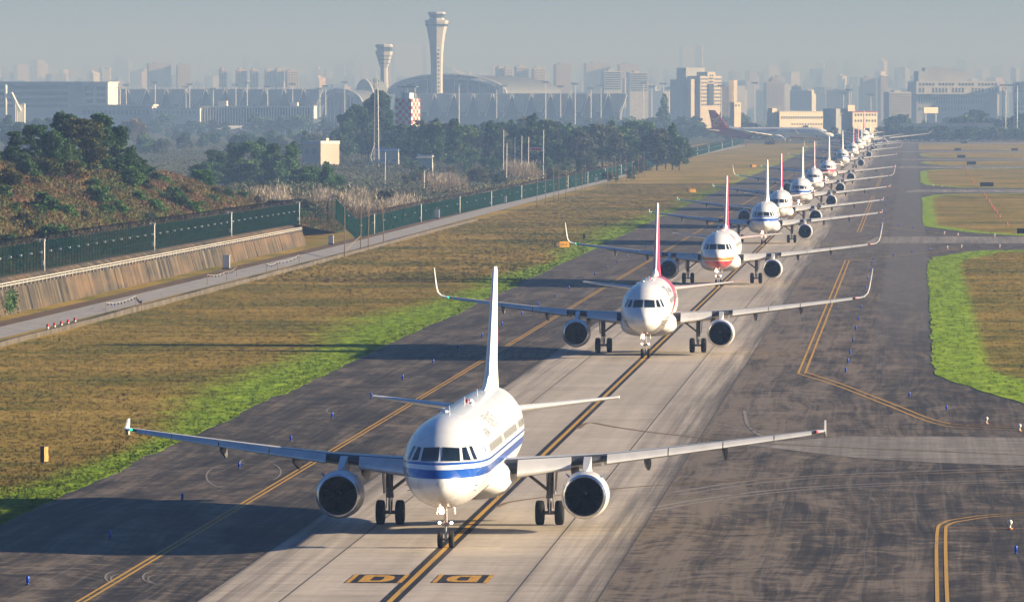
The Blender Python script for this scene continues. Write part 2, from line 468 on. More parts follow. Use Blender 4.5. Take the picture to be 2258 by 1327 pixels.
# exit lanes of paler concrete
l_ = MB()
l_.poly([(p[0], p[1], 0.006) for p in G((1640, 980), (1860, 962), (2075, 962), (2500, 968), (2500, 1034), (2075, 1020), (1900, 1010))])
for (ya, yb, xa) in ((536, 522, 1905), (424, 418, 1990), (371, 367, 1960), (353, 350.5, 1960), (335.5, 333.5, 1960), (316, 314, 1940)):
    l_.poly([(p[0], p[1], 0.006) for p in G((xa, ya), (2600, ya + 2), (2600, yb), (xa + 30, yb))])
structure(l_.build('exit_lanes', M['lane_concrete']))
# tyre tracks swept across the exit and along the shoulder
t_ = MB()
for (pts, w) in ((((1420, 1122), (1560, 1098), (1760, 1075), (2000, 1064), (2400, 1054)), 0.35), (((1425, 1128), (1570, 1103), (1770, 1080), (2010, 1069), (2400, 1059)), 0.3),
                 (((1480, 1085), (1700, 1055), (2000, 1040), (2400, 1027)), 0.35), (((1500, 1090), (1720, 1060), (2010, 1045), (2400, 1032)), 0.25),
                 (((1560, 930), (1700, 955), (1900, 980), (2200, 1000)), 0.25),
                 (((1640, 905), (1660, 950), (1760, 985), (1950, 1000)), 0.2)):
    strip(smooth_path(G(*pts)), w, 0.010, t_)
for (cx, cy, rx, ry, a0, a1) in ((262, 1272, 30, 14, 60, 300), (345, 1272, 30, 14, 60, 300), (270, 1275, 26, 10, 80, 290), (352, 1276, 26, 10, 80, 290),
                                 (505, 1050, 50, 26, 100, 260), (585, 1040, 34, 20, -60, 60), (560, 1017, 30, 7, 60, 220), (770, 905, 50, 12, 120, 250)):
    pts = [(cx + rx * math.cos(R(a)), cy + ry * math.sin(R(a))) for a in np.linspace(a0, a1, 22)]
    strip(G(*pts), 0.09, 0.010, t_)
structure(t_.build('tyre_tracks', mat_worn_paint('pale_tyre_track', (0.23, 0.205, 0.18), (0.08, 0.07, 0.06))))

# taxiway letters: a D in yellow on a black panel, read from both directions
def pave_letter(xa, xb, ya, yb, flip, label):
    root = empty('taxiway_letter_marking', ((xa + xb) / 2, (ya + yb) / 2, ZM + 0.006))
    w, h = xb - xa, yb - ya
    p = MB(); p.quad((-w/2, -h/2, 0), (w/2, -h/2, 0), (w/2, h/2, 0), (-w/2, h/2, 0)); p.build('black_panel', M['line_black'], root)
    p = MB()
    for sx in (-1, 1): p.quad((sx * w/2 - .1, -h/2, .004), (sx * w/2 + .1, -h/2, .004), (sx * w/2 + .1, h/2, .004), (sx * w/2 - .1, h/2, .004))
    p.build('yellow_border', M['yellow'], root)
    # the letter as a stroke shape: stem and bowl
    l = MB(); t = 0.44; W2, H2 = w * 0.32, h * 0.41
    outer = [(-W2, -H2), (W2 * .3, -H2), (W2 * .8, -H2 * .75), (W2, -H2 * .3), (W2, H2 * .3), (W2 * .8, H2 * .75), (W2 * .3, H2), (-W2, H2)]
    inner = [(-W2 + t, -H2 + .9), (W2 * .2, -H2 + .9), (W2 * .8 - t * .8, -H2 * .5), (W2 - t, -H2 * .2), (W2 - t, H2 * .2), (W2 * .8 - t * .8, H2 * .5), (W2 * .2, H2 - .9), (-W2 + t, H2 - .9)]
    s = -1 if flip else 1
    for i in range(8):
        j = (i + 1) % 8
        q = [outer[i], outer[j], inner[j], inner[i]]
        l.quad(*[(s * a, s * c, .004) for a, c in q])
    l.build('letter', M['yellow'], root)
    tag(root, label, 'pavement marking', 'letters painted beside the centreline')
a0, a1 = gp(765, 1285), gp(880, 1285); a2 = gp(893, 1267)
pave_letter(a0.x + .02, a1.x, a0.y, a2.y, False, 'yellow letter D on black panel left of the centreline, reading upright')
a0, a1 = gp(957, 1285), gp(1070, 1285)
pave_letter(a0.x, a1.x, a0.y, a2.y, True, 'yellow letter D on black panel right of the centreline, upside down and worn')

# grass beside the taxiway: sheets whose 'green' attribute says where it grows lush
def grass_sheet(name, v, f, green):
    me = np_mesh(name, np.array(v), np.array(f), M['grass'])
    at = me.attributes.new('green', 'FLOAT', 'POINT'); at.data.foreach_set('value', np.array(green, dtype=np.float32))
    return structure(link(name, me))
ys = np.concatenate([np.arange(130, 900, 2.5), np.arange(900, 3420, 10)])
wob = np.cumsum(rng.normal(0, 0.10, len(ys))); wob -= np.convolve(np.pad(wob, 15, mode='edge'), np.ones(31) / 31, 'valid'); wob += rng.normal(0, 0.09, len(ys))
def edge_x(y): return -22.3 - max(0, (y - 500)) * 0.0009 if y < 1400 else -23.1
EDGE = np.array([edge_x(y) for y in ys]) + wob
gw = 4.9 + 1.8 * np.sin(ys * 0.013) + 1.3 * np.sin(ys * 0.041 + 1)
colsx = [0, 1, 3, 5, 8, 12, 18, 25, 33, 60]
v, f, gr = [], [], []
for i, y in enumerate(ys):
    for c in colsx:
        v.append((EDGE[i] - c, y, 0.025 if c else 0.004)); gr.append(max(0.0, min(1.0, 1.05 - (c / gw[i]) * 0.55)) * (1 - .5 * min(1, max(0, (y - 650) / 1100))))
n = len(colsx)
for i in range(len(ys) - 1):
    for k in range(n - 1): f.append((i * n + k + 1, i * n + k, (i + 1) * n + k, (i + 1) * n + k + 1))
grass_sheet('grass_verge', v, f, gr)
ISL = [
    [(2258, 890), (2200, 872), (2130, 850), (2085, 838), (2062, 825), (2057, 800), (2053, 720), (2048, 640), (2045, 600), (2046, 579), (2056, 568), (2121, 557), (2162, 552.5), (2258, 551.5), (2900, 551), (2900, 1010)],
    [(2258, 521), (2138, 513), (2041, 499.5), (2035, 497), (2034, 470), (2033, 436), (2060, 430), (2113, 427.6), (2258, 426.6), (2800, 426.5), (2800, 530)],
    [(2258, 415), (2113, 414), (2041, 408), (2030, 403), (2028, 378), (2065, 374), (2258, 371), (2700, 371), (2700, 416)],
    [(2258, 366.3), (2089, 365.6), (2039, 361.5), (2027, 358.4), (2041, 356), (2258, 355), (2600, 355), (2600, 366.5)],
    [(2258, 350), (2053, 347.5), (2028, 344), (2027, 339), (2053, 336.7), (2258, 337), (2600, 337), (2600, 350)],
    [(2258, 333), (2025, 330.6), (2025, 317.4), (2258, 317), (2600, 317), (2600, 333)],
]
islands_xy = []
for pts in ISL:
    P = [Vector(q) for q in G(*pts)]
    out = []                                         # resample so that the rim can wander
    for i, p in enumerate(P):
        q = P[(i + 1) % len(P)]; k = max(1, min(40, int((q - p).length / 3)))
        for j in range(k): out.append(p.lerp(q, j / k))
    c = sum(out, Vector((0, 0))) / len(out)
    islands_xy.append([tuple(p) for p in P])
    def inward(p, d):                                # lush rim reads deeper along the taxiway than across it
        w = (c - p); return p + Vector((max(-d, min(d, w.x * .85)), max(-3 * d, min(3 * d, w.y * .85))))
    rims, grn = [], []
    v, gr, f = [], [], []
    kf = (1.0, .55, .5, .35, .35, .2)[len(islands_xy) - 1]; kd = (.72, .5, .5, .6, .6, .6)[len(islands_xy) - 1]
    for (d, gv) in ((0, 1.35 * kf), (3.2 * kd, 1.35 * kf), (4.6 * kd, 0.85 * kf), (6.5 * kd, 0.25 * kf), (10 * kd, 0.0)):
        for p in out:
            q = inward(p, d) + (Vector((rng.normal(0, .12), rng.normal(0, .25))) if d == 0 else Vector((0, 0)))
            v.append((q.x, q.y, 0.03)); gr.append(gv)
    k = len(out)
    for r in range(4):
        for i in range(k): f.append((r * k + i, r * k + (i + 1) % k, (r + 1) * k + (i + 1) % k, (r + 1) * k + i))
    ci = len(v); v.append((c.x, c.y, 0.03)); gr.append(0)
    for i in range(k): f.append((4 * k + i, 4 * k + (i + 1) % k, ci, ci))
    f = [q if q[2] != q[3] else q for q in f]
    bm = bmesh.new(); lay = bm.verts.layers.float.new('green')
    vs = [bm.verts.new(p) for p in v]
    for a, gv in zip(vs, gr): a[lay] = gv
    for q in f:
        try: bm.faces.new([vs[i] for i in dict.fromkeys(q)])
        except ValueError: pass
    bmesh.ops.recalc_face_normals(bm, faces=bm.faces)
    if sum(fc.normal.z for fc in bm.faces) < 0: bmesh.ops.reverse_faces(bm, faces=bm.faces)
    me = bpy.data.meshes.new('grass_island'); bm.to_mesh(me); bm.free(); me.materials.append(M['grass'])
    structure(link('grass_island', me))
# blades and tufts standing on the verge
def blades(name, xy, green, hmin, hmax, wid, mat=None, per=3, z0=0.02):
    n = len(xy); k = per
    P = np.repeat(xy, k, axis=0) + rng.normal(0, 0.10, (n * k, 2)); gg = np.repeat(green, k)
    h = rng.uniform(hmin, hmax, n * k); a = rng.uniform(0, 2 * np.pi, n * k)
    w = wid * rng.uniform(0.6, 1.4, n * k); lean = rng.normal(0, 0.45, (n * k, 2)) * h[:, None]
    dx, dy = np.cos(a) * w / 2, np.sin(a) * w / 2
    v = np.zeros((n * k, 3, 3))
    v[:, 0] = np.stack([P[:, 0] - dx, P[:, 1] - dy, np.full(n * k, z0)], 1)
    v[:, 1] = np.stack([P[:, 0] + dx, P[:, 1] + dy, np.full(n * k, z0)], 1)
    v[:, 2] = np.stack([P[:, 0] + lean[:, 0], P[:, 1] + lean[:, 1], h], 1)
    me = np_mesh(name, v.reshape(-1, 3), np.arange(n * k * 3).reshape(-1, 3), mat or M['grass'])
    at = me.attributes.new('green', 'FLOAT', 'POINT'); at.data.foreach_set('value', np.repeat(gg, 3).astype(np.float32))
    return stuff(link(name, me))
def verge_pts(n, y0, y1, p=1.5):
    u = rng.uniform(0, 1, n); Y = y0 + (y1 - y0) * u ** p
    e = np.interp(Y, ys, EDGE); xl = np.maximum(20.9 + (-2600 / FPX) * Y, -53.0)
    d = rng.uniform(0, 1, n) ** 1.15
    X = e - 0.05 - d * np.maximum(e - xl, 1.0)
    g = np.clip(1.05 - ((e - X) / np.interp(Y, ys, gw)) * 0.55, 0, 1)
    return np.stack([X, Y], 1), g * (1 - .5 * np.clip((Y - 650) / 1100, 0, 1))
xy, gg = verge_pts(68000, 285, 760)
blades('grass', xy, gg, 0.04, 0.12, 0.10)['label'] = 'mown grass growing on the left verge'
xy, gg = verge_pts(26000, 760, 1700, 1.3)
blades('grass', xy, gg, 0.05, 0.16, 0.2)['label'] = 'mown grass on the far left verge'
def in_poly(x, y, P):
    c = np.zeros(len(x), bool)
    for i in range(len(P)):
        (xa, ya), (xb, yb) = P[i], P[(i + 1) % len(P)]
        if ya == yb: continue
        t = ((ya > y) != (yb > y)) & (x < (xb - xa) * (y - ya) / (yb - ya) + xa); c ^= t
    return c
pts, gg = [], []
for i, P in enumerate(islands_xy[:3]):
    n = (30000, 9000, 4000)[i]
    A = np.array(P); X = rng.uniform(A[:, 0].min(), min(A[:, 0].max(), 62), n); Y = rng.uniform(A[:, 1].min(), A[:, 1].max(), n)
    k = in_poly(X, Y, P); X, Y = X[k], Y[k]
    d = np.full(len(X), 1e9)
    for j in range(len(P)):
        a, c = np.array(P[j]), np.array(P[(j + 1) % len(P)]); ab = c - a
        ab = ab * np.array([1, 1 / 3]); dx, dy = X - a[0], (Y - a[1]) / 3
        t = np.clip((dx * ab[0] + dy * ab[1]) / (ab @ ab), 0, 1)
        d = np.minimum(d, np.hypot(dx - t * ab[0], dy - t * ab[1]))
    pts.append(np.stack([X, Y], 1)); gg.append(np.interp(d / (.72, .5, .5)[i], [0, 3.2, 4.6, 6.5, 10], [1.35, 1.35, .85, .25, 0]) * (1.0, .55, .5)[i])
blades('grass', np.concatenate(pts), np.concatenate(gg), 0.05, 0.14, 0.12)['label'] = 'mown grass on the islands between the exits'

# patrol road, kerb wall
rd = smooth_path([(-59.6, 500)] + G((30, 727), (300, 661), (560, 597), (800, 537), (1000, 484), (1200, 432), (1340, 396), (1440, 365), (1540, 341), (1640, 321)), 6)
m_ = MB(); strip(rd, 4.3, 0.05, m_); structure(m_.build('road', M['road']))
m_ = MB(); strip([(p[0] - 3.2, p[1]) for p in rd], 2.2, 0.04, m_); structure(m_.build('path_verge', M['soil']))
kb = smooth_path([(-53.2, 540)] + G((0, 765), (250, 700), (460, 645), (670, 590), (860, 538), (1050, 487)), 6)
# ================================================================== AIRLINERS
# local frame of an aircraft: nose tip at y = 0, tail towards +y, ground at z = 0, fuselage axis at z = ZC
ZC = 3.85
YN = [0, .04, .15, .4, .8, 1.2, 1.6, 1.9, 2.3, 2.7, 3.2, 4.0, 5.0, 6.0, 7.2]
F_TOP = [-.72, -.50, -.30, -.06, .15, .29, .43, .62, .93, 1.19, 1.44, 1.72, 1.92, 2.03, 2.07]
F_BOT = [-.72, -.93, -1.10, -1.30, -1.47, -1.58, -1.67, -1.73, -1.81, -1.87, -1.93, -2.0, -2.05, -2.07, -2.07]
F_HW = [0, .23, .43, .70, .98, 1.18, 1.34, 1.45, 1.56, 1.65, 1.73, 1.84, 1.92, 1.96, 1.975]
YT = [23.5, 26, 28.5, 31, 33, 35, 36.5, 37.3, 37.57]
T_TOP = [2.07, 2.07, 2.06, 2.03, 1.97, 1.84, 1.64, 1.48, 1.36]
T_BOT = [-2.07, -1.92, -1.48, -.85, -.25, .36, .80, 1.03, 1.16]
T_HW = [1.975, 1.95, 1.80, 1.48, 1.12, .72, .42, .24, .10]
class Hull:
    def __init__(s, pf, pa):
        s.pf, s.pa = pf, pa
        yt = [y + pf + pa for y in YT]
        s.ys = YN + yt; s.L = yt[-1]
        s.top, s.bot, s.hw = pchip(s.ys, F_TOP + T_TOP), pchip(s.ys, F_BOT + T_BOT), pchip(s.ys, F_HW + T_HW)
    def pt(s, y, th, off=0.0):
        """th = 0 on the left-hand (+x) side, pi/2 on top"""
        t, b, h = s.top(y), s.bot(y), s.hw(y)
        zc, hz = (t + b) / 2, (t - b) / 2
        c, sn = math.cos(th), math.sin(th)
        return Vector((c * (h + off), y, ZC + zc + sn * (hz + off)))
    def side(s, y, z, sx=1, off=0.0):
        """point of the skin at station y, height z above the axis"""
        t, b, h = s.top(y), s.bot(y), s.hw(y)
        zc, hz = (t + b) / 2, max((t - b) / 2, 1e-3)
        sn = max(-1, min(1, (z - zc) / hz)); c = math.sqrt(max(0, 1 - sn * sn))
        return Vector((sx * (c * h + off * c), y, ZC + z + off * sn))
    def front(s, x, z, off=0.0):
        """station at which the nose skin passes through (x, z) in front view"""
        lo, hi = 0.01, 7.0
        for _ in range(40):
            m = (lo + hi) / 2
            t, b, h = s.top(m), s.bot(m), s.hw(m)
            zc, hz = (t + b) / 2, max((t - b) / 2, 1e-4)
            if (x / max(h, 1e-4)) ** 2 + ((z - zc) / hz) ** 2 > 1: lo = m
            else: hi = m
        return Vector((x, hi - off, ZC + z + off * 0.4))
def white_paint(name='white_aircraft_paint', layers=None):
    """glossy white skin with painted bands: layers = [(mask builder, colour)]"""
    g = NG(name); x, y, z = g.xyz()
    n = g.noise(g.scale((0.8, 0.25, 0.8)), 1, 4, 0.6)
    c = g.ramp(n, [(0.3, (0.70, 0.71, 0.72)), (0.7, (0.78, 0.79, 0.80))])
    # grime under the belly and panel seams round the hull
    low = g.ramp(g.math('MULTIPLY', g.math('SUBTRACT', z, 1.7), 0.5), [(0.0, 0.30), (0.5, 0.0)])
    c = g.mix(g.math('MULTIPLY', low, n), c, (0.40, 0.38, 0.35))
    for (mf, col) in layers or []: c = g.mix(mf(g, x, y, z), c, col)
    seam = g.math('PINGPONG', y, 1.6)
    c = g.mix(g.math('MULTIPLY', g.band(seam, -0.01, 0.016, 0.01), 0.42), c, (0.30, 0.30, 0.31))
    for zs in (3.12, 4.72, 5.35): c = g.mix(g.math('MULTIPLY', g.band(z, zs, zs + 0.014, 0.008), 0.30), c, (0.35, 0.35, 0.36))
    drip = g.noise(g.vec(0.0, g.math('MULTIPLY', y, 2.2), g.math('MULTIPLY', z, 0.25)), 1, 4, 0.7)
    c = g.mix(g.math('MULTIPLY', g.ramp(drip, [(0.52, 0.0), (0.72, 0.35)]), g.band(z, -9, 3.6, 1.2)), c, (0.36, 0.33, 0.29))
    g.bump(g.noise(g.scale((0.7, 0.5, 0.7)), 1, 2), 0.05, 0.05)
    return g.done(c, 0.24, 0, 0.5, 0.25)
BLUE, RED, GOLD, GREY = (0.010, 0.075, 0.36), (0.50, 0.010, 0.045), (0.55, 0.20, 0.02), (0.25, 0.245, 0.235)
def lay_blue():
    return [(lambda g, x, y, z: g.band(z, 3.95, 4.05), BLUE), (lambda g, x, y, z: g.band(z, 3.38, 3.76), BLUE)]
def lay_swoosh():
    """white nose, grey belly, red line that widens to a sweep over the rear hull"""
    def belly(g, x, y, z): return g.math('MULTIPLY', g.band(z, -9, 3.10), g.band(y, 1.75, 99))
    def sweep(g, x, y, z):
        up = g.math('MULTIPLY', g.math('POWER', g.math('MAXIMUM', g.math('SUBTRACT', y, 2.6), 0.0), 1.9), 0.0042)
        lo = g.math('ADD', up, 3.20)
        wd = g.math('MULTIPLY', g.math('POWER', g.math('MAXIMUM', g.math('SUBTRACT', y, 2.4), 0.0), 1.6), 0.0085)
        wd = g.math('ADD', wd, 0.05)
        return g.math('MULTIPLY', g.band(z, lo, g.math('ADD', lo, wd)), g.band(y, 2.7, 99))
    return [(belly, GREY), (sweep, RED)]
def lay_gold():
    def k(g, y): return g.band(y, -1, 3.9)
    return [(lambda g, x, y, z: g.math('MULTIPLY', g.band(z, -9, 2.86), k(g, y)), (0.62, 0.02, 0.05)),
            (lambda g, x, y, z: g.math('MULTIPLY', g.band(z, 2.94, 3.26), k(g, y)), GOLD),
            (lambda g, x, y, z: g.band(g.math('SUBTRACT', y, g.math('MULTIPLY', z, 1.1)), 22.5, 28), RED)]
def lay_redline():
    def sweep(g, x, y, z):
        lo = g.math('MULTIPLY_ADD', g.math('POWER', g.math('MAXIMUM', g.math('SUBTRACT', y, 4.0), 0.0), 1.8), 0.004, 2.9)
        return g.math('MULTIPLY', g.band(z, lo, g.math('ADD', lo, 0.5)), g.band(y, 4, 99))
    return [(sweep, RED)]
def lay_band():
    return [(lambda g, x, y, z: g.band(z, 2.95, 3.75), (0.60, 0.012, 0.04)), (lambda g, x, y, z: g.band(z, 2.78, 2.88), GOLD),
            (lambda g, x, y, z: g.band(z, -9, 2.7), GREY)]
def lay_redtail():
    """red rear hull with a gold line that dips to the belly"""
    def e(g, y, z): return g.math('SUBTRACT', g.math('SUBTRACT', y, g.math('MULTIPLY', g.math('SUBTRACT', z, 2.6), 3.4)), 26.0)
    return [(lambda g, x, y, z: g.band(e(g, y, z), -1.2, 0.1), (0.50, 0.30, 0.05)), (lambda g, x, y, z: g.band(e(g, y, z), 0.0, 99), (0.45, 0.012, 0.03)),
            (lambda g, x, y, z: g.math('MULTIPLY', g.band(e(g, y, z), -19, -1), g.band(z, g.math('MULTIPLY_ADD', y, 0.060, 1.55), g.math('MULTIPLY_ADD', y, 0.066, 1.7))), RED)]
LIV = {'blue': white_paint('white_paint_blue_cheatlines', lay_blue()), 'swoosh': white_paint('white_paint_red_sweep', lay_swoosh()),
       'gold': white_paint('white_paint_gold_and_red_chin', lay_gold()), 'plain': white_paint('plain_white_paint'),
       'redline': white_paint('white_paint_red_line', lay_redline()), 'band': white_paint('white_paint_red_band', lay_band()),
       'redtail': white_paint('white_paint_red_rear', lay_redtail())}
def fin_paint(name, side_col, edge=True):
    """fin: bare white leading edge, coloured sides"""
    g = NG(name); x, y, z = g.xyz()
    n = g.noise(g.scale((1, .3, .3)), 1, 3)
    lead = g.math('SUBTRACT', y, g.math('MULTIPLY_ADD', z, 0.845, 29.0 - 5.9 * 0.845))     # metres behind the leading edge
    c = g.mix(g.band(lead, 0.22, 99, 0.02), (0.76, 0.755, 0.745), side_col) if edge else g.ramp(n, [(.3, tuple(q * .9 for q in side_col)), (.7, side_col)])
    return g.done(c, 0.28, 0, 0.5, 0.2)
M['fin_red'] = fin_paint('red_fin_paint', (0.60, 0.014, 0.075))
M['fin_white'] = flat('white_fin_paint', (0.76, 0.755, 0.745), 0.28, 0, 0.04)
M['fin_blue'] = fin_paint('pale_blue_fin_paint', (0.16, 0.36, 0.55), False)
M['fin_allred'] = fin_paint('deep_red_fin_paint', (0.46, 0.012, 0.03), False)
M['white'] = flat('white_gloss', (0.76, 0.755, 0.745), 0.3, 0, 0.05)
M['wing'] = flat('wing_grey_paint', (0.52, 0.53, 0.54), 0.35, 0, 0.10, 0.8)
M['slat'] = flat('slat_paint', (0.62, 0.62, 0.62), 0.30, 0.35, 0.10, 1.2)
M['bare'] = flat('bare_metal', (0.62, 0.62, 0.63), 0.22, 1.0, 0.06, 2)
M['lip'] = flat('polished_inlet_lip', (0.72, 0.72, 0.73), 0.26, 1.0, 0.05, 2)
M['gap'] = flat('slat_gap_shade', (0.055, 0.06, 0.07), 0.6, 0.2, 0.3, 2)  # fixed leading edge painted dark for the shaded gap behind the slats
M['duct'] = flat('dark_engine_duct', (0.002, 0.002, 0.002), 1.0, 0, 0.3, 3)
M['blade'] = flat('fan_blade_shade_black', (0.004, 0.004, 0.004), 1.0, 0.0, 0.2, 3)  # duct and blades near black: the inlet's deep shade is in their colour
M['tyre'] = flat('tyre_rubber', (0.012, 0.012, 0.012), 0.75, 0, 0.3, 4, 0.2)
M['rim'] = flat('wheel_rim', (0.30, 0.30, 0.30), 0.45, 0.4, 0.1, 4)
M['strut'] = flat('landing_gear_steel', (0.16, 0.16, 0.165), 0.45, 0.3, 0.3, 5)
M['glass'] = flat('cockpit_glass', (0.010, 0.018, 0.028), 0.06, 0, 0.2, 1, 0.8)
M['seal'] = flat('window_seal', (0.34, 0.34, 0.34), 0.6, 0, 0.1)
M['cabin'] = flat('cabin_window_glass', (0.20, 0.20, 0.20), 0.2, 0, 0.2, 1)
M['dblue'] = flat('blue_lettering', (0.03, 0.05, 0.18), 0.4, 0, 0.1)
M['dgrey'] = flat('grey_lettering', (0.16, 0.17, 0.20), 0.4, 0, 0.1)
M['lgrey'] = flat('faint_grey_lettering', (0.40, 0.41, 0.44), 0.4, 0, 0.1)
M['redp'] = flat('red_paint', (0.50, 0.012, 0.03), 0.4, 0, 0.1)
M['goldp'] = flat('gold_paint', (0.75, 0.42, 0.05), 0.4, 0, 0.1)
M['doorline'] = flat('door_outline', (0.10, 0.13, 0.30), 0.4, 0, 0.1)
M['lamp'] = glow('lit_taxi_lamp', (1.0, 0.78, 0.52), 22.0)
M['lamp_small'] = glow('lit_turnoff_lamp', (1.0, 0.50, 0.36), 7.0)
M['lamp_white'] = glow('lit_white_lamp', (0.85, 0.9, 1.0), 25.0)
M['nav_green'] = glow('lit_green_lamp', (0.02, 1.0, 0.35), 1.6)
M['nav_red'] = glow('lit_red_lamp', (1.0, 0.05, 0.05), 1.2)
M['orange'] = flat('orange_paint', (0.6, 0.2, 0.03), 0.5)

def airfoil(c, tk, n=12, lead=0.0, camb=0.015):
    """closed loop of (chordwise 0..c, height); thickness ratio tk; starts at the trailing edge, over the top"""
    P = []
    xs = [0.5 * (1 - math.cos(math.pi * i / n)) for i in range(n + 1)]
    def yt(x): return 5 * tk * (0.2969 * math.sqrt(x) - 0.1260 * x - 0.3516 * x * x + 0.2843 * x**3 - 0.1015 * x**4)
    for x in reversed(xs): P.append((x * c, (yt(x) + camb * 4 * x * (1 - x)) * c))
    for x in xs[1:-1]: P.append((x * c, (-yt(x) + camb * 4 * x * (1 - x)) * c))
    return P
def wing_geom(ext):
    """leading edge, chord, thickness, height along the span (x from the axis)"""
    xr, xk, xt = 1.97, 6.4 * (1 + (ext - 1) * .5), 16.45 * ext
    le = lambda x: 12.78 + (x - xr) * 0.522
    te_r = 18.9
    def chord(x):
        if x <= xk: return te_r - le(x)
        ck, ct = te_r - le(xk), 1.55
        return ck + (ct - ck) * (x - xk) / (xt - xk)
    z = lambda x: 2.80 + (x - xr) * 0.086 + 0.0012 * (x - xr) ** 2 / ext
    tk = lambda x: 0.15 - 0.04 * min(1, (x - xr) / 6)
    return le, chord, z, tk, xt
CACHE = {}
def cached(key, fn):
    if key not in CACHE: CACHE[key] = fn()
    return CACHE[key]
def fin_mesh(mb, secs, n=10, tk=0.10):
    """skin airfoil sections: secs = [(origin, span dir 'x'|'z', chord, thickness ratio)]"""
    rs = []
    for (o, ax, c, t) in secs:
        ring = []
        for (u, w) in airfoil(c, t, n, camb=0.0):
            ring.append((o[0], o[1] + u, o[2] + w) if ax == 'x' else (o[0] + w, o[1] + u, o[2]))
        rs.append(ring)
    mb.rings(rs)

def plane_parts(pf, pa, tip, ext, ex, bogie):
    """meshes of one type: list of (name, mesh, children, slot) ; slot marks repaintable parts"""
    H = Hull(pf, pa); sx_list = (-1, 1); dt = pf + pa
    out = []
    def smooth(mb, name, mats, flat_=False):
        me = mb.mesh(name, mats, not flat_); recalc(me)
        if not flat_: me.set_sharp_from_angle(angle=R(38))
        return me
    # hull
    mb = MB(); n = 56
    st = [0.0, .01, .025, .05, .09, .15, .24, .36, .5, .7, .9, 1.1, 1.3, 1.5, 1.65, 1.8, 2.0, 2.2, 2.45, 2.7, 3, 3.4, 3.8, 4.3, 4.9, 5.6, 6.4, 7.2]
    st += list(np.linspace(8.5, 23.5 + dt, 9)) + [y + dt for y in np.linspace(24.5, 37.57, 22)]
    mb.rings([[H.pt(max(y, 0.003), 2 * math.pi * k / n) for k in range(n)] for y in st])
    out.append(('fuselage', smooth(mb, 'fuselage', M['white']), [], 'hull'))
    # cockpit windows
    P_F = [(.075, .27), (.87, .24), (.79, .79), (.075, .83)]
    P_M = [(1.02, .27), (1.33, .25), (1.08, .82), (.92, .80)]
    P_R = [(1.44, .27), (1.58, .26), (1.31, .83), (1.20, .84)]
    for P in (P_F, P_M, P_R):
        for sx in sx_list:
            def pane(off, grow):
                mb = MB(); cxm = sum(p[0] for p in P) / 4; czm = sum(p[1] for p in P) / 4; N = 8
                Q = [(cxm + (p[0] - cxm) * grow, czm + (p[1] - czm) * grow) for p in P]
                grid = []
                for i in range(N + 1):
                    for j in range(N + 1):
                        a, b_ = i / N, j / N
                        xx = (Q[0][0] * (1 - a) + Q[1][0] * a) * (1 - b_) + (Q[3][0] * (1 - a) + Q[2][0] * a) * b_
                        zz = (Q[0][1] * (1 - a) + Q[1][1] * a) * (1 - b_) + (Q[3][1] * (1 - a) + Q[2][1] * a) * b_
                        p = H.front(xx, zz, 0.0); 
                        nrm = Vector((xx * .45, -0.75, 0.45)).normalized()
                        p = p + nrm * off; grid.append((sx * p.x, p.y, p.z))
                fs = [(i * (N + 1) + j, (i + 1) * (N + 1) + j, (i + 1) * (N + 1) + j + 1, i * (N + 1) + j + 1) for i in range(N) for j in range(N)]
                mb.add(grid, fs); return mb
            out.append(('cockpit_window', smooth(pane(0.020, 1.0), 'cockpit_window', M['glass']), [('frame', smooth(pane(0.010, 1.05), 'frame', M['seal']))], None))
    # cabin windows, doors
    def wall_patch(mb, y0, y1, z0, z1, sx, off, nz=3, mi=0):
        ps = []
        for i in range(nz + 1):
            z = z0 + (z1 - z0) * i / nz
            ps += [H.side(y0, z, sx, off), H.side(y1, z, sx, off)]
        mb.add(ps, [(2 * i, 2 * i + 1, 2 * i + 3, 2 * i + 2) for i in range(nz)], mi)
    doors = [4.9, 31.5 + dt] + ([16.3, 24.0 + pf] if pf > 2 else [])
    for sx in sx_list:
        mb = MB(); y = 6.9
        while y < 30.0 + dt:
            if all(abs(y - d) > 0.75 for d in doors): wall_patch(mb, y - .115, y + .115, .40, .74, sx, 0.012, 2)
            y += 0.533
        out.append(('cabin_windows', smooth(mb, 'cabin_windows', M['cabin']), [], 'stuff'))
        for d in doors:
            mb = MB(); w, z0, z1, t = .42, -.62, 1.25, .028
            for (a, b_, c, e_) in ((d - w, d - w + t, z0, z1), (d + w - t, d + w, z0, z1), (d - w, d + w, z0, z0 + t), (d - w, d + w, z1 - t, z1)):
                wall_patch(mb, a, b_, c, e_, sx, 0.010, 8)
            wall_patch(mb, d - .1, d + .1, .48, .72, sx, 0.012, 2)
            out.append(('cabin_door', smooth(mb, 'cabin_door', M['doorline']), [], None))
    # probes, antennas, beacon
    for (y, h, c, r) in ((7.3, .42, .30, .03), (13.5 + pf, .36, .4, .03), (23 + dt * .6, .34, .3, .025)):
        mb = MB(); z = ZC + H.top(y) - .03
        mb.rings([[(-r, y, z), (r, y, z), (r, y + c, z), (-r, y + c, z)], [(-r * .5, y + c * .55, z + h), (r * .5, y + c * .55, z + h), (r * .5, y + c * .9, z + h), (-r * .5, y + c * .9, z + h)]])
        out.append(('blade_antenna', smooth(mb, 'blade_antenna', M['white'], True), [], None))
    mb = MB(); mb.lathe([(0, .11), (.10, .10), (.16, .05), (.18, .0)], 10, (0, 15.5 + pf, ZC + 2.06), 'z'); out.append(('beacon', smooth(mb, 'beacon', M['redp']), [], None))
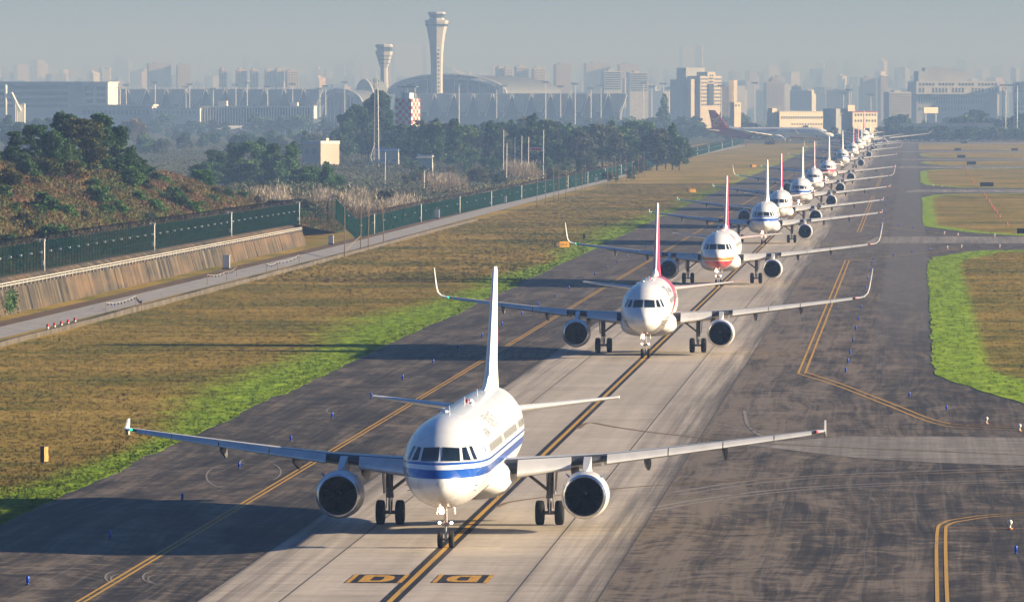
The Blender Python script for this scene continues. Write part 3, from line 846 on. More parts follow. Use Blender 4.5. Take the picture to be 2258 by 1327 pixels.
    for (y, xx) in ((10.2, -.35), (14.6 + pf, .3), (17.2 + pf, .05), (12.5 + pf, -.9)):
        mb = MB(); zz = ZC + math.sqrt(max(0, 1 - (xx / 1.975) ** 2)) * 2.07
        mb.rings([[(xx + .16 * s * math.cos(w), y + .5 * t, zz + .10 * s * math.sin(w)) for w in np.linspace(0, 2 * math.pi, 8, endpoint=False)] for (t, s) in ((-.5, .1), (-.3, .8), (0, 1), (.35, .7), (.5, .1))])
        out.append(('antenna_fairing', smooth(mb, 'antenna_fairing', M['white']), [], None))
    for sx in sx_list:
        for (y, z) in ((2.1, -.55), (2.3, -.85), (2.6, -1.1)):
            mb = MB(); p = H.side(y, z, sx, 0.0); mb.bar(p, p + Vector((sx * .12, -.02, -.02)), .018); mb.bar(p + Vector((sx * .12, -.0, -.02)), p + Vector((sx * .12, -.22, -.02)), .016)
            out.append(('air_data_probe', smooth(mb, 'air_data_probe', M['strut'], True), [], None))
    # wing-to-body fairing
    mb = MB()
    st = [(10.4, .05, .05), (11.0, .55, .45), (12.0, .85, .80), (13.2, 1.0, 1.0), (16, 1.0, 1.0), (19, 1.0, 1.0), (21.0, .82, .9), (23.0, .45, .55), (24.2, .1, .1)]
    rs = []
    for (y, a, h) in st:
        ring = []
        for k in range(28):
            w = 2 * math.pi * k / 28; cc, ss = math.cos(w), math.sin(w)
            ex_ = 2 / 2.9
            X = (1.75 + .52 * a) * math.copysign(abs(cc) ** ex_, cc); Z = 2.55 + math.copysign(abs(ss) ** ex_, ss) * (.55 + .55 * h)
            ring.append((X if a > .2 else X * .8, y + pf, Z if ss < 0 else 2.55 + (Z - 2.55) * .8))
        rs.append(ring)
    mb.rings(rs); out.append(('belly_fairing', smooth(mb, 'belly_fairing', M['white']), [], None))
    # wings
    le, chord, wz, tk, xt = wing_geom(ext)
    for sx in sx_list:
        mb = MB(); rs = []
        for x in [0.6, 1.97, 3, 4.2, 5.3, 6.4, 7.6, 9, 10.5, 12, 13.5, 15, 16.1, 16.45]:
            x = x * ext if x > 2 else x
            c = chord(max(x, 1.97)); n = 12
            rs.append([(sx * x, le(max(x, 1.97)) + u + pf, wz(max(x, 1.97)) + w + (0.5 * c - u) * 0.035) for (u, w) in airfoil(c, tk(x), n)])
        mb.rings(rs)
        nf = len(rs[0]); mb.m = [1 if (i % nf) in (9, 10, 11, 12, 13) and i < (len(rs) - 1) * nf else 0 for i in range(len(mb.f))]
        wing = smooth(mb, 'wing', [M['wing'], M['gap']])
        kids = []
        # slats, run out ahead of and below the leading edge
        segs = [(2.55, 5.0), (6.65, 9.45), (9.5, 12.0), (12.05, 14.4), (14.45, 16.2)]
        for (xa, xb) in segs:
            sm = MB(); rs = []
            for x in (xa * ext, (xa + xb) / 2 * ext, xb * ext):
                c = chord(x); af = airfoil(c, tk(x), 24); ln = len(af)
                loop = [p for i, p in enumerate(af) if p[0] < 0.155 * c and i <= 24] + [p for i, p in enumerate(af) if i > 24 and p[0] < 0.035 * c]
                ring = []
                for (u, w) in loop:
                    a = R(21); uu, ww = u - .05 * c, w
                    u2, w2 = uu * math.cos(a) - ww * math.sin(a), uu * math.sin(a) + ww * math.cos(a)
                    ring.append((sx * x, le(x) + pf - .055 * c + u2, wz(x) - .036 * c + w2 + .5 * c * .035))
                rs.append(ring)
            sm.rings(rs); kids.append(('slat', smooth(sm, 'slat', M['slat'])))
        # flaps, a few degrees down
        for (xa, xb) in ((2.2, 6.2), (6.35, 13.0)):
            sm = MB(); rs = []
            for x in (xa * ext, xb * ext):
                c = chord(x); fc = .26 * c; a = R(-16)
                ring = []
                for (u, w) in airfoil(fc, .13, 8):
                    ring.append((sx * x, le(x) + pf + .80 * c + u * math.cos(a) - w * math.sin(a), wz(x) - .30 * c * .035 - .03 * c + u * math.sin(a) + w * math.cos(a)))
                rs.append(ring)
            sm.rings(rs); kids.append(('flap', smooth(sm, 'flap', M['wing'])))
        for (x, l, r) in ((5.0, 3.6, .25), (8.4, 3.3, .22), (12.05, 2.8, .19)):
            x *= ext; sm = MB(); c = chord(x); y0 = le(x) + pf + c * .42; zb = wz(x) - .07 * c
            rs = []
            for t in np.linspace(0, 1, 9):
                rr = r * math.sin(math.pi * min(1, .04 + t * .93)) ** .6
                dz = -.16 - max(0, t - .45) * .95
                rs.append([(sx * x + rr * .8 * math.cos(w), y0 + t * l, zb + dz * .9 + rr * 1.5 * math.sin(w)) for w in np.linspace(0, 2 * math.pi, 10, endpoint=False)])
            sm.rings(rs); kids.append(('flap_fairing', smooth(sm, 'flap_fairing', M['fairing'])))
        # tip
        c = chord(xt); y0 = le(xt) + pf; z0 = wz(xt); sm = MB()
        if tip == 'fence':
            outl = [(0.0, 0.0), (.75, .34), (1.35, .78), (1.85, .80), (1.75, .3), (1.72, 0), (1.80, -.32), (1.72, -.62), (1.3, -.58), (.7, -.25)]
            for i, xx in enumerate((xt + .02, xt + .09)):
                pass
            A = [(sx * (xt + .34), y0 + u + .25, z0 + w * .56 + .06) for u, w in outl]; B_ = [(sx * (xt + .42), y0 + u + .25, z0 + w * .56 + .06) for u, w in outl]
            sm.rings([A, B_])
            sm.rings([[(sx * (xt - .02), y0 + u, z0 + w * 1.0) for (u, w) in airfoil(c, .11, 8)], [(sx * (xt + .36), y0 + .22 + u, z0 + .04 + w) for (u, w) in airfoil(c * .88, .10, 8)]])
        else:
            hgt, rs = (2.35, []) if tip == 'sharklet' else (1.6, [])
            path = [(-.02, 0, 1.0, 0), (.35, .03, .95, 8), (.7, .14, .86, 28), (.98, .40, .74, 55), (1.12, .80, .64, 74), (1.25, 1.5, .48, 80), (1.40, hgt, .26, 82)]
            if tip == 'cant': path = [(-.02, 0, 1, 0), (.4, .05, .9, 15), (.75, .3, .75, 45), (1.15, .85, .55, 55), (1.6, 1.45, .35, 55)]
            for (dx, dz, cs, an) in path:
                a = R(an); ring = []
                for (u, w) in airfoil(c * cs, .10, 8):
                    ring.append((sx * (xt + dx - w * math.sin(a)), y0 + dz * .95 + dx * .5 + u, z0 + dz + w * math.cos(a)))
                rs.append(ring)
            sm.rings(rs)
        kids.append(('wingtip_fence' if tip == 'fence' else 'winglet', smooth(sm, 'winglet', M['white'])))
        sm = MB(); sm.lathe([(-.07, 0), (-.04, .05), (.04, .05), (.07, 0)], 8, (sx * (xt + .05), y0 + .02, z0 + .05)); kids.append(('navigation_light', smooth(sm, 'navigation_light', M['nav_green'] if sx < 0 else M['nav_red'])))
        out.append(('wing', wing, kids, None))
        # engine under the wing
        xe = ex * sx; ye = le(ex) + pf - 3.75; ze = 1.74
        mb = MB(); s = 1.0
        mb.lathe([(.30, 1.02), (.55, 1.075), (1.0, 1.12), (1.7, 1.13), (2.5, 1.06), (3.2, .93), (3.75, .80), (3.75, .72), (3.2, .78)], 48, (xe, ye, ze))
        mb.lathe([(3.0, .62), (3.9, .52), (4.5, .40), (4.5, .34), (4.0, .36)], 32, (xe, ye, ze), mi=1)
        mb.lathe([(3.9, .30), (4.5, .26), (5.0, .05), (5.02, .0)], 24, (xe, ye, ze), mi=1)
        cowl = smooth(mb, 'engine', [M['engine_cowl'], M['bare']])
        kids = []
        mb = MB(); mb.lathe([(.62, .80), (.42, .815), (.25, .83), (.12, .855), (.04, .885), (.0, .925), (.02, .965), (.10, 1.0), (.30, 1.02)], 48, (xe, ye, ze)); kids.append(('inlet_lip', smooth(mb, 'inlet_lip', M['lip'])))
        mb = MB(); mb.lathe([(.50, .812), (.9, .83), (1.5, .86), (1.7, .86), (1.72, .0)], 48, (xe, ye, ze)); kids.append(('inlet_duct', smooth(mb, 'inlet_duct', M['duct'])))
        mb = MB(); mb.lathe([(.85, .0), (.88, .04), (1.05, .12), (1.3, .22), (1.45, .26)], 20, (xe, ye, ze))
        w0 = 0.4
        mb.add([(xe + r_ * math.cos(w0 + a), ye + yy, ze + r_ * math.sin(w0 + a)) for (r_, a, yy) in ((.05, 0, .87), (.10, .5, .95), (.13, 1.3, 1.02), (.16, 1.2, 1.04), (.13, .4, .97), (.08, -.1, .88))], [(0, 1, 4, 5), (1, 2, 3, 4)], 1)
        kids.append(('spinner', smooth(mb, 'spinner', [M['duct'], M['dgrey']])))
        mb = MB()
        for k in range(22):
            a = 2 * math.pi * k / 22; rr = []
            for (r_, tw) in ((.24, .5), (.55, .25), (.85, .12)):
                for q in (-1, 1):
                    aa = a + q * (.12 - .03 * r_) ; rr.append((xe + r_ * math.cos(aa), ye + 1.45 + q * tw * .22, ze + r_ * math.sin(aa)))
            mb.add(rr, [(0, 1, 3, 2), (2, 3, 5, 4)])
        kids.append(('fan', smooth(mb, 'fan', M['blade'])))
        for q in (-1, 1):
            mb = MB(); a = R(48); px_, pz_ = xe + q * math.cos(a) * 1.10, ze + math.sin(a) * 1.10
            dx_, dz_ = q * math.cos(a), math.sin(a)
            for e_ in (-1, 1): pass
            mb.rings([[(px_ - .02 * dz_, ye + .95, pz_ + .02 * q * dx_), (px_ + .02 * dz_, ye + .95, pz_ - .02 * q * dx_), (px_ + .02 * dz_, ye + 2.0, pz_ - .02 * q * dx_), (px_ - .02 * dz_, ye + 2.0, pz_ + .02 * q * dx_)],
                      [(px_ + .26 * dx_ - .01, ye + 1.35, pz_ + .26 * dz_ * .8), (px_ + .26 * dx_ + .01, ye + 1.35, pz_ + .26 * dz_ * .8), (px_ + .26 * dx_ + .01, ye + 1.95, pz_ + .26 * dz_ * .8), (px_ + .26 * dx_ - .01, ye + 1.95, pz_ + .26 * dz_ * .8)]])
            kids.append(('nacelle_strake', smooth(mb, 'nacelle_strake', M['strake'], True)))
        mb = MB(); zt = wz(ex)
        ptop = [(1.0, ze + 1.08, ze + 1.0), (1.5, ze + 1.22, ze + 1.0), (2.6, ze + 1.42, ze + .9), (3.75, zt + .26, ze + .7), (5.0, zt + .22, zt - .75), (6.6, zt - .0, zt - .35)]
        mb.rings([[(xe - wd, ye + y, zlo), (xe + wd, ye + y, zlo), (xe + wd * .8, ye + y, zhi), (xe - wd * .8, ye + y, zhi)] for (y, zhi, zlo), wd in zip(ptop, (.03, .14, .2, .22, .2, .05))])
        kids.append(('pylon', smooth(mb, 'pylon', M['engine_cowl'])))
        out.append(('engine', cowl, kids, None))
        # main gear
        xg, yg = 3.80 * sx * (1.41 / 1.43 if bogie else 1), 17.71 + pf; mb = MB()
        top = Vector((xg + sx * .05, yg + .05, 2.95)); axle = Vector((xg, yg, .585))
        mb.tube([top, (xg, yg, 1.35)], .155, 12); mb.tube([(xg, yg, 1.4), axle], .10, 10, 1)
        mb.tube([(xg - .56, yg, .585), (xg + .56, yg, .585)], .09, 10)
        mb.tube([(xg, yg + .22, 1.45), (xg, yg + .42, 1.0), (xg, yg + .12, .66)], .055, 6)
        mb.tube([(xg + sx * .19, yg - .1, 2.8), (xg + sx * .17, yg - .12, .8)], .022, 5); mb.tube([(xg - sx * .15, yg - .14, 2.6), (xg - sx * .1, yg - .14, .8)], .018, 5)
        mb.box(xg - .16, xg + .16, yg - .17, yg + .17, 1.28, 1.46)
        gear = smooth(mb, 'main_landing_gear', [M['strut'], M['bare']]); kids = []
        mb = MB(); knee = Vector((xg - sx * .95, yg - .05, 2.35))
        mb.tube([(xg - sx * .02, yg - .02, 1.62), knee], .075, 8); mb.tube([knee, (xg - sx * 1.55, yg - .1, 2.85)], .075, 8)
        mb.tube([knee, (xg - sx * .45, yg, 2.62), (xg - sx * .1, yg, 2.75)], .035, 6); mb.tube([knee + Vector((0, .1, .05)), (xg - sx * 1.3, yg + .1, 2.55)], .04, 6)
        kids.append(('side_brace', smooth(mb, 'side_brace', M['strut'])))
        mb = MB(); mb.box(-.03, .03, yg - .55, yg + .5, 1.5, 2.85); 
        for i, p in enumerate(mb.v): mb.v[i] = (xg + sx * (.27 + (p[2] - 1.5) * .06) + p[0], p[1] * 1.0, p[2])
        kids.append(('gear_door', smooth(mb, 'gear_door', M['wing'], True)))
        wp = [(0, -.12), (.05, .30), (.07, .36), (0, .40)]
        for q in (-1, 1):
            for dy in ((-.62, .62) if bogie else (0,)):
                mb = MB(); cx_ = xg + q * .465
                mb.lathe([(-.205, .30), (-.215, .42), (-.19, .53), (-.12, .58), (0, .587), (.12, .58), (.19, .53), (.215, .42), (.205, .30)], 28, (cx_, yg + dy, .587), 'x')
                mb.lathe([(-.19, 0), (-.19, .12), (-.12, .16), (-.12, .28), (-.20, .31)], 20, (cx_, yg + dy, .587), 'x', 1); mb.lathe([(.19, 0), (.19, .12), (.12, .16), (.12, .28), (.20, .31)], 20, (cx_, yg + dy, .587), 'x', 1)
                kids.append(('wheel', smooth(mb, 'wheel', [M['tyre'], M['rim']])))
        if bogie:
            mb = MB(); mb.tube([(xg, yg - .75, .587), (xg, yg + .75, .587)], .12, 8); kids.append(('bogie_beam', smooth(mb, 'bogie_beam', M['strut'])))
        out.append(('main_landing_gear', gear, kids, None))
        # tailplane
        mb = MB(); yr = 31.3 + dt; zr = ZC + .76
        fin_mesh(mb, [((sx * (.2 + 6.03 * t), yr + 3.75 * t, zr + .60 * t), 'x', 3.9 - 2.55 * t, .105) for t in (0, .15, .5, .9, .985, 1.0)])
        out.append(('tailplane', smooth(mb, 'tailplane', M['tail']), [], None))
    # fin with its dorsal fillet
    mb = MB(); y0 = 29.0 + dt; z0 = ZC + 1.85
    secs = []
    for t in (0, .08, .2, .5, .8, .97, 1.0):
        h = 6.1 * t; secs.append(((0, y0 + 5.05 * t - (.0 if t > .05 else .6), z0 + h), 'z', 6.0 - 3.75 * t + (.6 if t <= .05 else 0), .105 + .02 * (t < .1) - (.05 if t == 1.0 else 0)))
    fin_mesh(mb, secs, 12)
    finm = smooth(mb, 'fin', M['fin_white'])
    finm.transform(Matrix.Translation((0, -dt, 0)))           # the fin keeps its own origin so its paint follows it
    mb = MB(); rs = []
    for t in np.linspace(0, 1, 6):
        y = y0 - 3.4 + 3.6 * t; hh, ww = .06 + .62 * t * t, .03 + .18 * t; zz = ZC + H.top(y) - .12
        rs.append([(-ww * 1.4, y, zz), (-ww, y, zz + hh * .6), (0, y, zz + hh + .06), (ww, y, zz + hh * .6), (ww * 1.4, y, zz)])
    mb.rings(rs); fil = smooth(mb, 'dorsal_fillet', M['white']); fil.transform(Matrix.Translation((0, -dt, 0)))
    out.append(('fin', finm, [('dorsal_fillet', fil)], 'fin'))
    # nose gear with its lamps
    mb = MB(); yg = 5.07
    mb.tube([(0, yg + .12, 2.0), (0, yg + .03, 1.0)], .085, 12); mb.tube([(0, yg + .04, 1.05), (0, yg, .385)], .055, 10, 1)
    mb.tube([(-.32, yg, .385), (.32, yg, .385)], .055, 8); mb.tube([(0, yg - .9, 2.0), (0, yg - .05, 1.25)], .05, 8)
    mb.box(-.16, .16, yg - .08, yg + .12, .98, 1.12); mb.tube([(0, yg + .15, 1.05), (0, yg + .32, .75), (0, yg + .1, .48)], .03, 6)
    mb.tube([(-.34, yg - .02, 1.14), (.34, yg - .02, 1.14)], .025, 6)
    gear = smooth(mb, 'nose_landing_gear', [M['strut'], M['bare']]); kids = []
    for q in (-1, 1):
        mb = MB(); cx_ = q * .255
        mb.lathe([(-.105, .20), (-.112, .28), (-.09, .355), (-.05, .38), (.05, .38), (.09, .355), (.112, .28), (.105, .20)], 24, (cx_, yg, .381), 'x')
        mb.lathe([(-.09, 0), (-.09, .1), (-.06, .19), (-.1, .21)], 16, (cx_, yg, .381), 'x', 1); mb.lathe([(.09, 0), (.09, .1), (.06, .19), (.1, .21)], 16, (cx_, yg, .381), 'x', 1)
        kids.append(('wheel', smooth(mb, 'wheel', [M['tyre'], M['rim']])))
        mb = MB(); mb.box(-.012, .012, yg + .1, yg + .95, 1.50, 1.92)
        mb.v = [(q * (.42 - (p[2] - 1.3) * .12) + p[0], p[1], p[2]) for p in mb.v]; kids.append(('gear_door', smooth(mb, 'gear_door', M['wing'], True)))
        mb = MB(); mb.lathe([(-.06, .0), (-.05, .055), (.02, .065), (.08, .04), (.1, 0)], 12, (q * .27, yg - .12, 1.14)); kids.append(('turn_off_light', smooth(mb, 'turn_off_light', M['lamp_small'])))
    mb = MB(); mb.lathe([(-.06, 0), (-.05, .08), (0, .12), (.08, .10), (.16, 0)], 16, (-.17, yg - .18, 1.66)); kids.append(('taxi_light', smooth(mb, 'taxi_light', M['lamp'])))
    out.append(('nose_landing_gear', gear, kids, None))
    return H, out
M['fairing'] = flat('flap_fairing_shadow_grey', (0.13, 0.13, 0.135), 0.5, 0, 0.15, 1.0)  # darker than the wing: the shadow beneath it is put into the colour
M['engine_cowl'] = flat('engine_cowl_paint', (0.60, 0.60, 0.60), 0.3, 0.15, 0.06, 1.0)
M['strake'] = flat('strake_blue', (0.06, 0.16, 0.40), 0.4)
M['tail'] = flat('tailplane_paint', (0.68, 0.68, 0.68), 0.32, 0, 0.06, 1.0)

def on_hull(H, body, y, z, size, mat, parent, name, sx=1, aspect=1.0):
    """writing laid on the +x wall of the hull, reading from nose to tail"""
    v, f = text_mesh(body, size)
    bm = bmesh.new(); vs = [bm.verts.new(p) for p in v]
    for q in f:
        try: bm.faces.new([vs[i] for i in q])
        except ValueError: pass
    bmesh.ops.triangulate(bm, faces=bm.faces)
    me = bpy.data.meshes.new(name)
    for p in bm.verts:
        q = H.side(y + p.co.x * aspect, z + p.co.y, sx, 0.03); p.co = q
    bm.to_mesh(me); bm.free(); me.materials.append(mat); recalc(me)
    return link(name, me, parent)
TYPES = {'medium': (0, 0, 1.0, 5.75, False), 'long': (4.27, 2.67, 1.0, 5.75, False), 'wide': (4.27, 2.67, 1.22, 6.55, True)}
def airliner(kind, tip, livery, fin, loc, label, rz=0.0, lamps=True, writing=None, scale=1.0, group='airliners queuing on the taxiway'):
    pf, pa, ext, ex, bogie = TYPES[kind]
    H, parts = cached((kind, tip), lambda: plane_parts(pf, pa, tip, ext, ex, bogie))
    root = empty('airliner', loc, rz); root.scale = (scale,) * 3
    tag(root, label, 'airliner', group)
    for (name, me, kids, slot) in parts:
        o = link(name, me, root)
        if slot == 'hull':
            o.material_slots[0].link = 'OBJECT'; o.material_slots[0].material = LIV[livery]
        elif slot == 'fin':
            o.material_slots[0].link = 'OBJECT'; o.material_slots[0].material = M[fin]; o.location = (0, pf + pa, 0)
        elif slot == 'stuff': o['kind'] = 'stuff'
        for (kn, km) in kids:
            if kn in ('taxi_light', 'turn_off_light') and not lamps:
                k = link(kn, km, o); k.material_slots[0].link = 'OBJECT'; k.material_slots[0].material = M['rim']
            else: k = link(kn, km, o)
            if kn == 'taxi_light' and lamps == 'white': k.material_slots[0].link = 'OBJECT'; k.material_slots[0].material = M['lamp_white']
    if writing: writing(H, root, pf, pa)
    return root
def fin_mark(root, dt, pts, mat, name, sx=1, z0=0, thick=None):
    """flat mark on the side of the fin: pts in (metres behind the root leading edge, height)"""
    mb = MB(); top = [(sx * (.01 + .28 * (1 - (q[1] - 0) / 8.0)), 29.0 + dt + q[0], 5.7 + q[1]) for q in pts]
    mb.poly(top); return mb.build(name, mat, root)
def write_blue(H, root, pf, pa):
    on_hull(H, 'AIR CHINA', 7.6, 1.0, .52, M['dgrey'], root, 'airline_name')
    on_hull(H, '中国国际航空公司', 12.4, 1.15, .72, M['lgrey'], root, 'airline_name')
    fin_mark(root, pf + pa, [(2.9, 2.2), (3.5, 2.0), (4.6, 2.3), (5.0, 3.0), (4.5, 3.5), (4.9, 4.2), (4.3, 4.4), (4.1, 3.6), (3.5, 3.3), (3.9, 2.8)], M['redp'], 'fin_emblem')
def write_blue_small(H, root, pf, pa):
    on_hull(H, 'AIR CHINA', 7.3, .98, .62, M['dgrey'], root, 'airline_name')
def write_red(H, root, pf, pa):
    on_hull(H, '四川航空', 8.2, .95, .95, M['dgrey'], root, 'airline_name')
    on_hull(H, 'SICHUAN AIRLINES', 12.5, 1.0, .62, M['dgrey'], root, 'airline_name')
    on_hull(H, 'B-6838', 10.2, -.95, .34, M['dgrey'], root, 'registration') if False else None
def write_gold(H, root, pf, pa):
    on_hull(H, '深圳航空', 9.0, 1.0, .95, M['redp'], root, 'airline_name')
B = 'airliner'
A1 = airliner('long', 'fence', 'blue', 'fin_white', (0, 300.6, 0), 'long white airliner with two blue cheatlines at the very front of the queue', writing=write_blue)
A2 = airliner('medium', 'sharklet', 'swoosh', 'fin_red', (0.12, 529.5, 0), 'white airliner with red sweep and grey belly, second in the queue', writing=write_red, rz=R(0.25))
A3 = airliner('medium', 'sharklet', 'gold', 'fin_red', (-0.15, 741, 0), 'white airliner with gold and red chin, third in the queue', writing=write_gold, rz=R(-0.3))
A4 = airliner('medium', 'fence', 'blue', 'fin_white', (0.1, 962, 0), 'blue-striped airliner right behind the gold and red chinned one', writing=write_blue_small, rz=R(0.2))
A5 = airliner('medium', 'fence', 'redline', 'fin_red', (-0.2, 1092, 0), 'plain-nosed white airliner with pink fin between the second and third blue-striped ones', rz=R(0.35))
A6 = airliner('medium', 'fence', 'blue', 'fin_white', (0.15, 1272, 0), 'blue-striped airliner, third of the four blue-striped ones in the queue', rz=R(-0.2))
A7 = airliner('medium', 'sharklet', 'redline', 'fin_red', (-0.1, 1470, 0), 'white airliner with curved winglets just in front of the red-banded one', rz=R(0.3))
A8 = airliner('medium', 'fence', 'band', 'fin_white', (0.2, 1684, 0), 'airliner with a broad crimson band round its nose, eighth in the queue', rz=R(-0.35))
A9 = airliner('medium', 'fence', 'blue', 'fin_white', (-0.15, 2095, 0), 'farthest of the four blue-striped airliners in the queue', lamps=True, rz=R(0.2))
A10 = airliner('medium', 'sharklet', 'redline', 'fin_red', (0.1, 2440, 0), 'small distant white airliner with a bluish white lamp, tenth in the queue', lamps='white', rz=R(-0.3))
A11 = airliner('medium', 'fence', 'plain', 'fin_red', (-0.2, 2740, 0), 'small distant white airliner, eleventh in the queue', rz=R(0.3))
A12 = airliner('medium', 'fence', 'plain', 'fin_white', (0.1, 2880, 0), 'white airliner almost hidden, twelfth in the queue before the wide-body', lamps=False, rz=R(0.2))
A13 = airliner('wide', 'cant', 'plain', 'fin_red', (0, 3010, 0), 'wide-body airliner with very long wings near the far end of the queue', scale=1.43, lamps=False)
A14 = airliner('medium', 'fence', 'plain', 'fin_white', (0, 3480, 0), 'last airliner of the queue, peeking out behind the wide-body', lamps=False)
def write_crossing(H, root, pf, pa):
    dt = pf + pa
    for sx in (-1,):
        def arc(cx, cy, r, a0, a1, w):
            o, i = [], []
            for a in np.linspace(R(a0), R(a1), 14):
                t = (a - R(a0)) / (R(a1) - R(a0)); ww = w * (.15 + .85 * math.sin(math.pi * min(.97, t + .03)))
                o.append((cx + math.cos(a) * (r + ww / 2), cy + math.sin(a) * (r + ww / 2))); i.append((cx + math.cos(a) * (r - ww / 2), cy + math.sin(a) * (r - ww / 2)))
            return o, i
        mb = MB()
        for (cx, cy, r, a0, a1, w) in ((5.4, 5.2, 2.3, 175, 300, .75), (4.6, 1.55, .85, -150, 160, .45), (3.4, 4.0, 2.0, 200, 300, .35)):
            o, i = arc(cx, cy, r, a0, a1, w)
            P = lambda q: (sx * (.06 + .34 * (1 - q[1] / 8.0)), 29.0 + dt + q[0], 5.7 + q[1])
            for k in range(13): mb.quad(P(o[k]), P(o[k + 1]), P(i[k + 1]), P(i[k]))
        mb.build('fin_emblem', M['goldp'], root)
    on_hull(H, 'HAINAN', 11.5, .75, .85, M['redp'], root, 'airline_name', -1, 1.0)
    on_hull(H, '海南航空', 19.0, .75, .95, M['redp'], root, 'airline_name', -1, 1.0)
cl = gp(1838, 312, 0)
AX = airliner('wide', 'cant', 'redtail', 'fin_allred', (xat(1838, 3330), 3330, 0), 'wide-body airliner with red tail and gold emblem crossing behind the queue', rz=R(83), lamps=False, writing=write_crossing, scale=1.43, group='airliner crossing the far end')

PK = airliner('medium', 'fence', 'plain', 'fin_blue', (xat(452, 4330), 4330, 0), 'small white airliner with pale blue tail parked before the left concourse', rz=R(-80), lamps=False, group='airliner parked at the terminal')
# ================================================================== LEFT SIDE: wall, fence, hill, plants
M['stone'] = None
def mat_stained():
    g = NG('stained_concrete'); x, y, z = g.xyz()
    st = g.noise(g.vec(0.0, g.math('MULTIPLY', y, 0.42), g.math('MULTIPLY', z, 0.10)), 1, 5, 0.7)
    big = g.noise(g.scale((0.05, 0.03, 0.3)), 1, 3, 0.6)
    c = g.ramp(st, [(0.36, (0.016, 0.015, 0.013)), (0.47, (0.044, 0.038, 0.030)), (0.57, (0.084, 0.066, 0.043)), (0.70, (0.17, 0.145, 0.115))])
    c = g.mix(g.ramp(big, [(0.45, 0.0), (0.7, 0.6)]), c, (0.15, 0.092, 0.050))
    leak = g.noise(g.vec(0.0, g.math('MULTIPLY', y, 1.1), g.math('MULTIPLY', z, 0.05)), 1, 2, 0.5)
    c = g.mix(g.ramp(leak, [(0.60, 0.0), (0.66, 0.8)]), c, (0.018, 0.017, 0.016))
    g.bump(st, 0.3, 0.03)
    return g.done(c, 0.9, 0, 0.2)
M['stone'] = mat_stained()
M['kerb'] = flat('weathered_kerb', (0.085, 0.072, 0.058), 0.9, 0, 0.4, 0.5, 0.2)
M['fence'] = flat('green_fence_wire', (0.0028, 0.021, 0.018), 0.9, 0, 0.75, 0.9, 0.05)
M['razor'] = flat('rusty_razor_wire', (0.055, 0.045, 0.04), 0.6, 0.3, 0.3, 3)
M['white_dull'] = flat('dull_white_paint', (0.70, 0.69, 0.66), 0.6, 0, 0.12, 3)
M['rail_white'] = flat('weathered_white_rail', (0.42, 0.40, 0.37), 0.7, 0, 0.25, 1)
M['lightgrey'] = flat('light_grey_paint', (0.52, 0.53, 0.54), 0.5, 0, 0.10, 2)
M['bamboo'] = flat('bamboo', (0.20, 0.14, 0.08), 0.8, 0, 0.3, 3)
# retaining wall, panel by panel
W0 = 538
wall = empty('retaining_wall', (-64.3, W0, 0)); tag(wall, 'stained concrete retaining wall below the green fence', 'wall')
PN, PL = 70, 6.0
def wall_h(y): return 2.45 - 0.45 * (y - 610) / 345
for k in range(PN):
    y0, y1 = k * PL + .03, (k + 1) * PL - .03
    a, b_ = wall_h(W0 + y0), wall_h(W0 + y1); j = rng.normal(0, .025)
    mb = MB()
    mb.add([(0 + j, y0, 0), (0 + j, y1, 0), (-.6 + j, y1, b_), (-.6 + j, y0, a), (-1.4, y0, 0), (-1.4, y1, 0), (-1.4, y1, b_), (-1.4, y0, a)],
           [(0, 1, 2, 3), (3, 2, 6, 7), (0, 3, 7, 4), (1, 5, 6, 2), (4, 7, 6, 5)])
    mb.build('panel', M['stone'], wall)
    mb = MB(); h = .85
    mb.add([(-.75 + j, y0, a), (-.75 + j, y1, b_), (-2.0 + j, y1, b_ + h), (-2.0 + j, y0, a + h), (-2.9, y0, a + h), (-2.9, y1, b_ + h)],
           [(0, 1, 2, 3), (3, 2, 5, 4)])
    mb.build('upper_panel', M['stone'], wall)
def wall_top(y): return wall_h(y) + .85
# white rail along its ledge
rail = empty('railing', (-65.0, W0, 0)); tag(rail, 'white concrete post and rail along the retaining wall', 'railing')
for k in range(0, PN * 2 + 1):
    y = k * 3.0; z = wall_h(W0 + y)
    mb = MB(); mb.box(-.07, .07, y - .09, y + .09, z - .1, z + .60); mb.build('post', M['rail_white'], rail)
for zz in (.28, .52):
    mb = MB()
    for k in range(PN):
        ya, yb = k * 6.0, (k + 1) * 6.0; za, zb = wall_h(W0 + ya) + zz, wall_h(W0 + yb) + zz
        mb.add([(-.04, ya, za), (.04, ya, za), (.04, ya, za + .08), (-.04, ya, za + .08), (-.04, yb, zb), (.04, yb, zb), (.04, yb, zb + .08), (-.04, yb, zb + .08)],
               [(0, 1, 5, 4), (1, 2, 6, 5), (2, 3, 7, 6), (3, 0, 4, 7)])
    mb.build('rail', M['rail_white'], rail)
# kerb wall between verge and road
mb = MB(); P = kb; k = len(P)
rs = []
for i, p in enumerate(P):
    j = rng.normal(0, .04); h = .48 + rng.normal(0, .04)
    rs.append([(p[0] - .2 + j, p[1], 0), (p[0] + .2 + j, p[1], 0), (p[0] + .2 + j, p[1], h), (p[0] - .2 + j, p[1], h)])
mb.rings(rs); tag(mb.build('kerb_wall', M['kerb']), 'low weathered concrete kerb wall between grass and patrol road', 'wall')

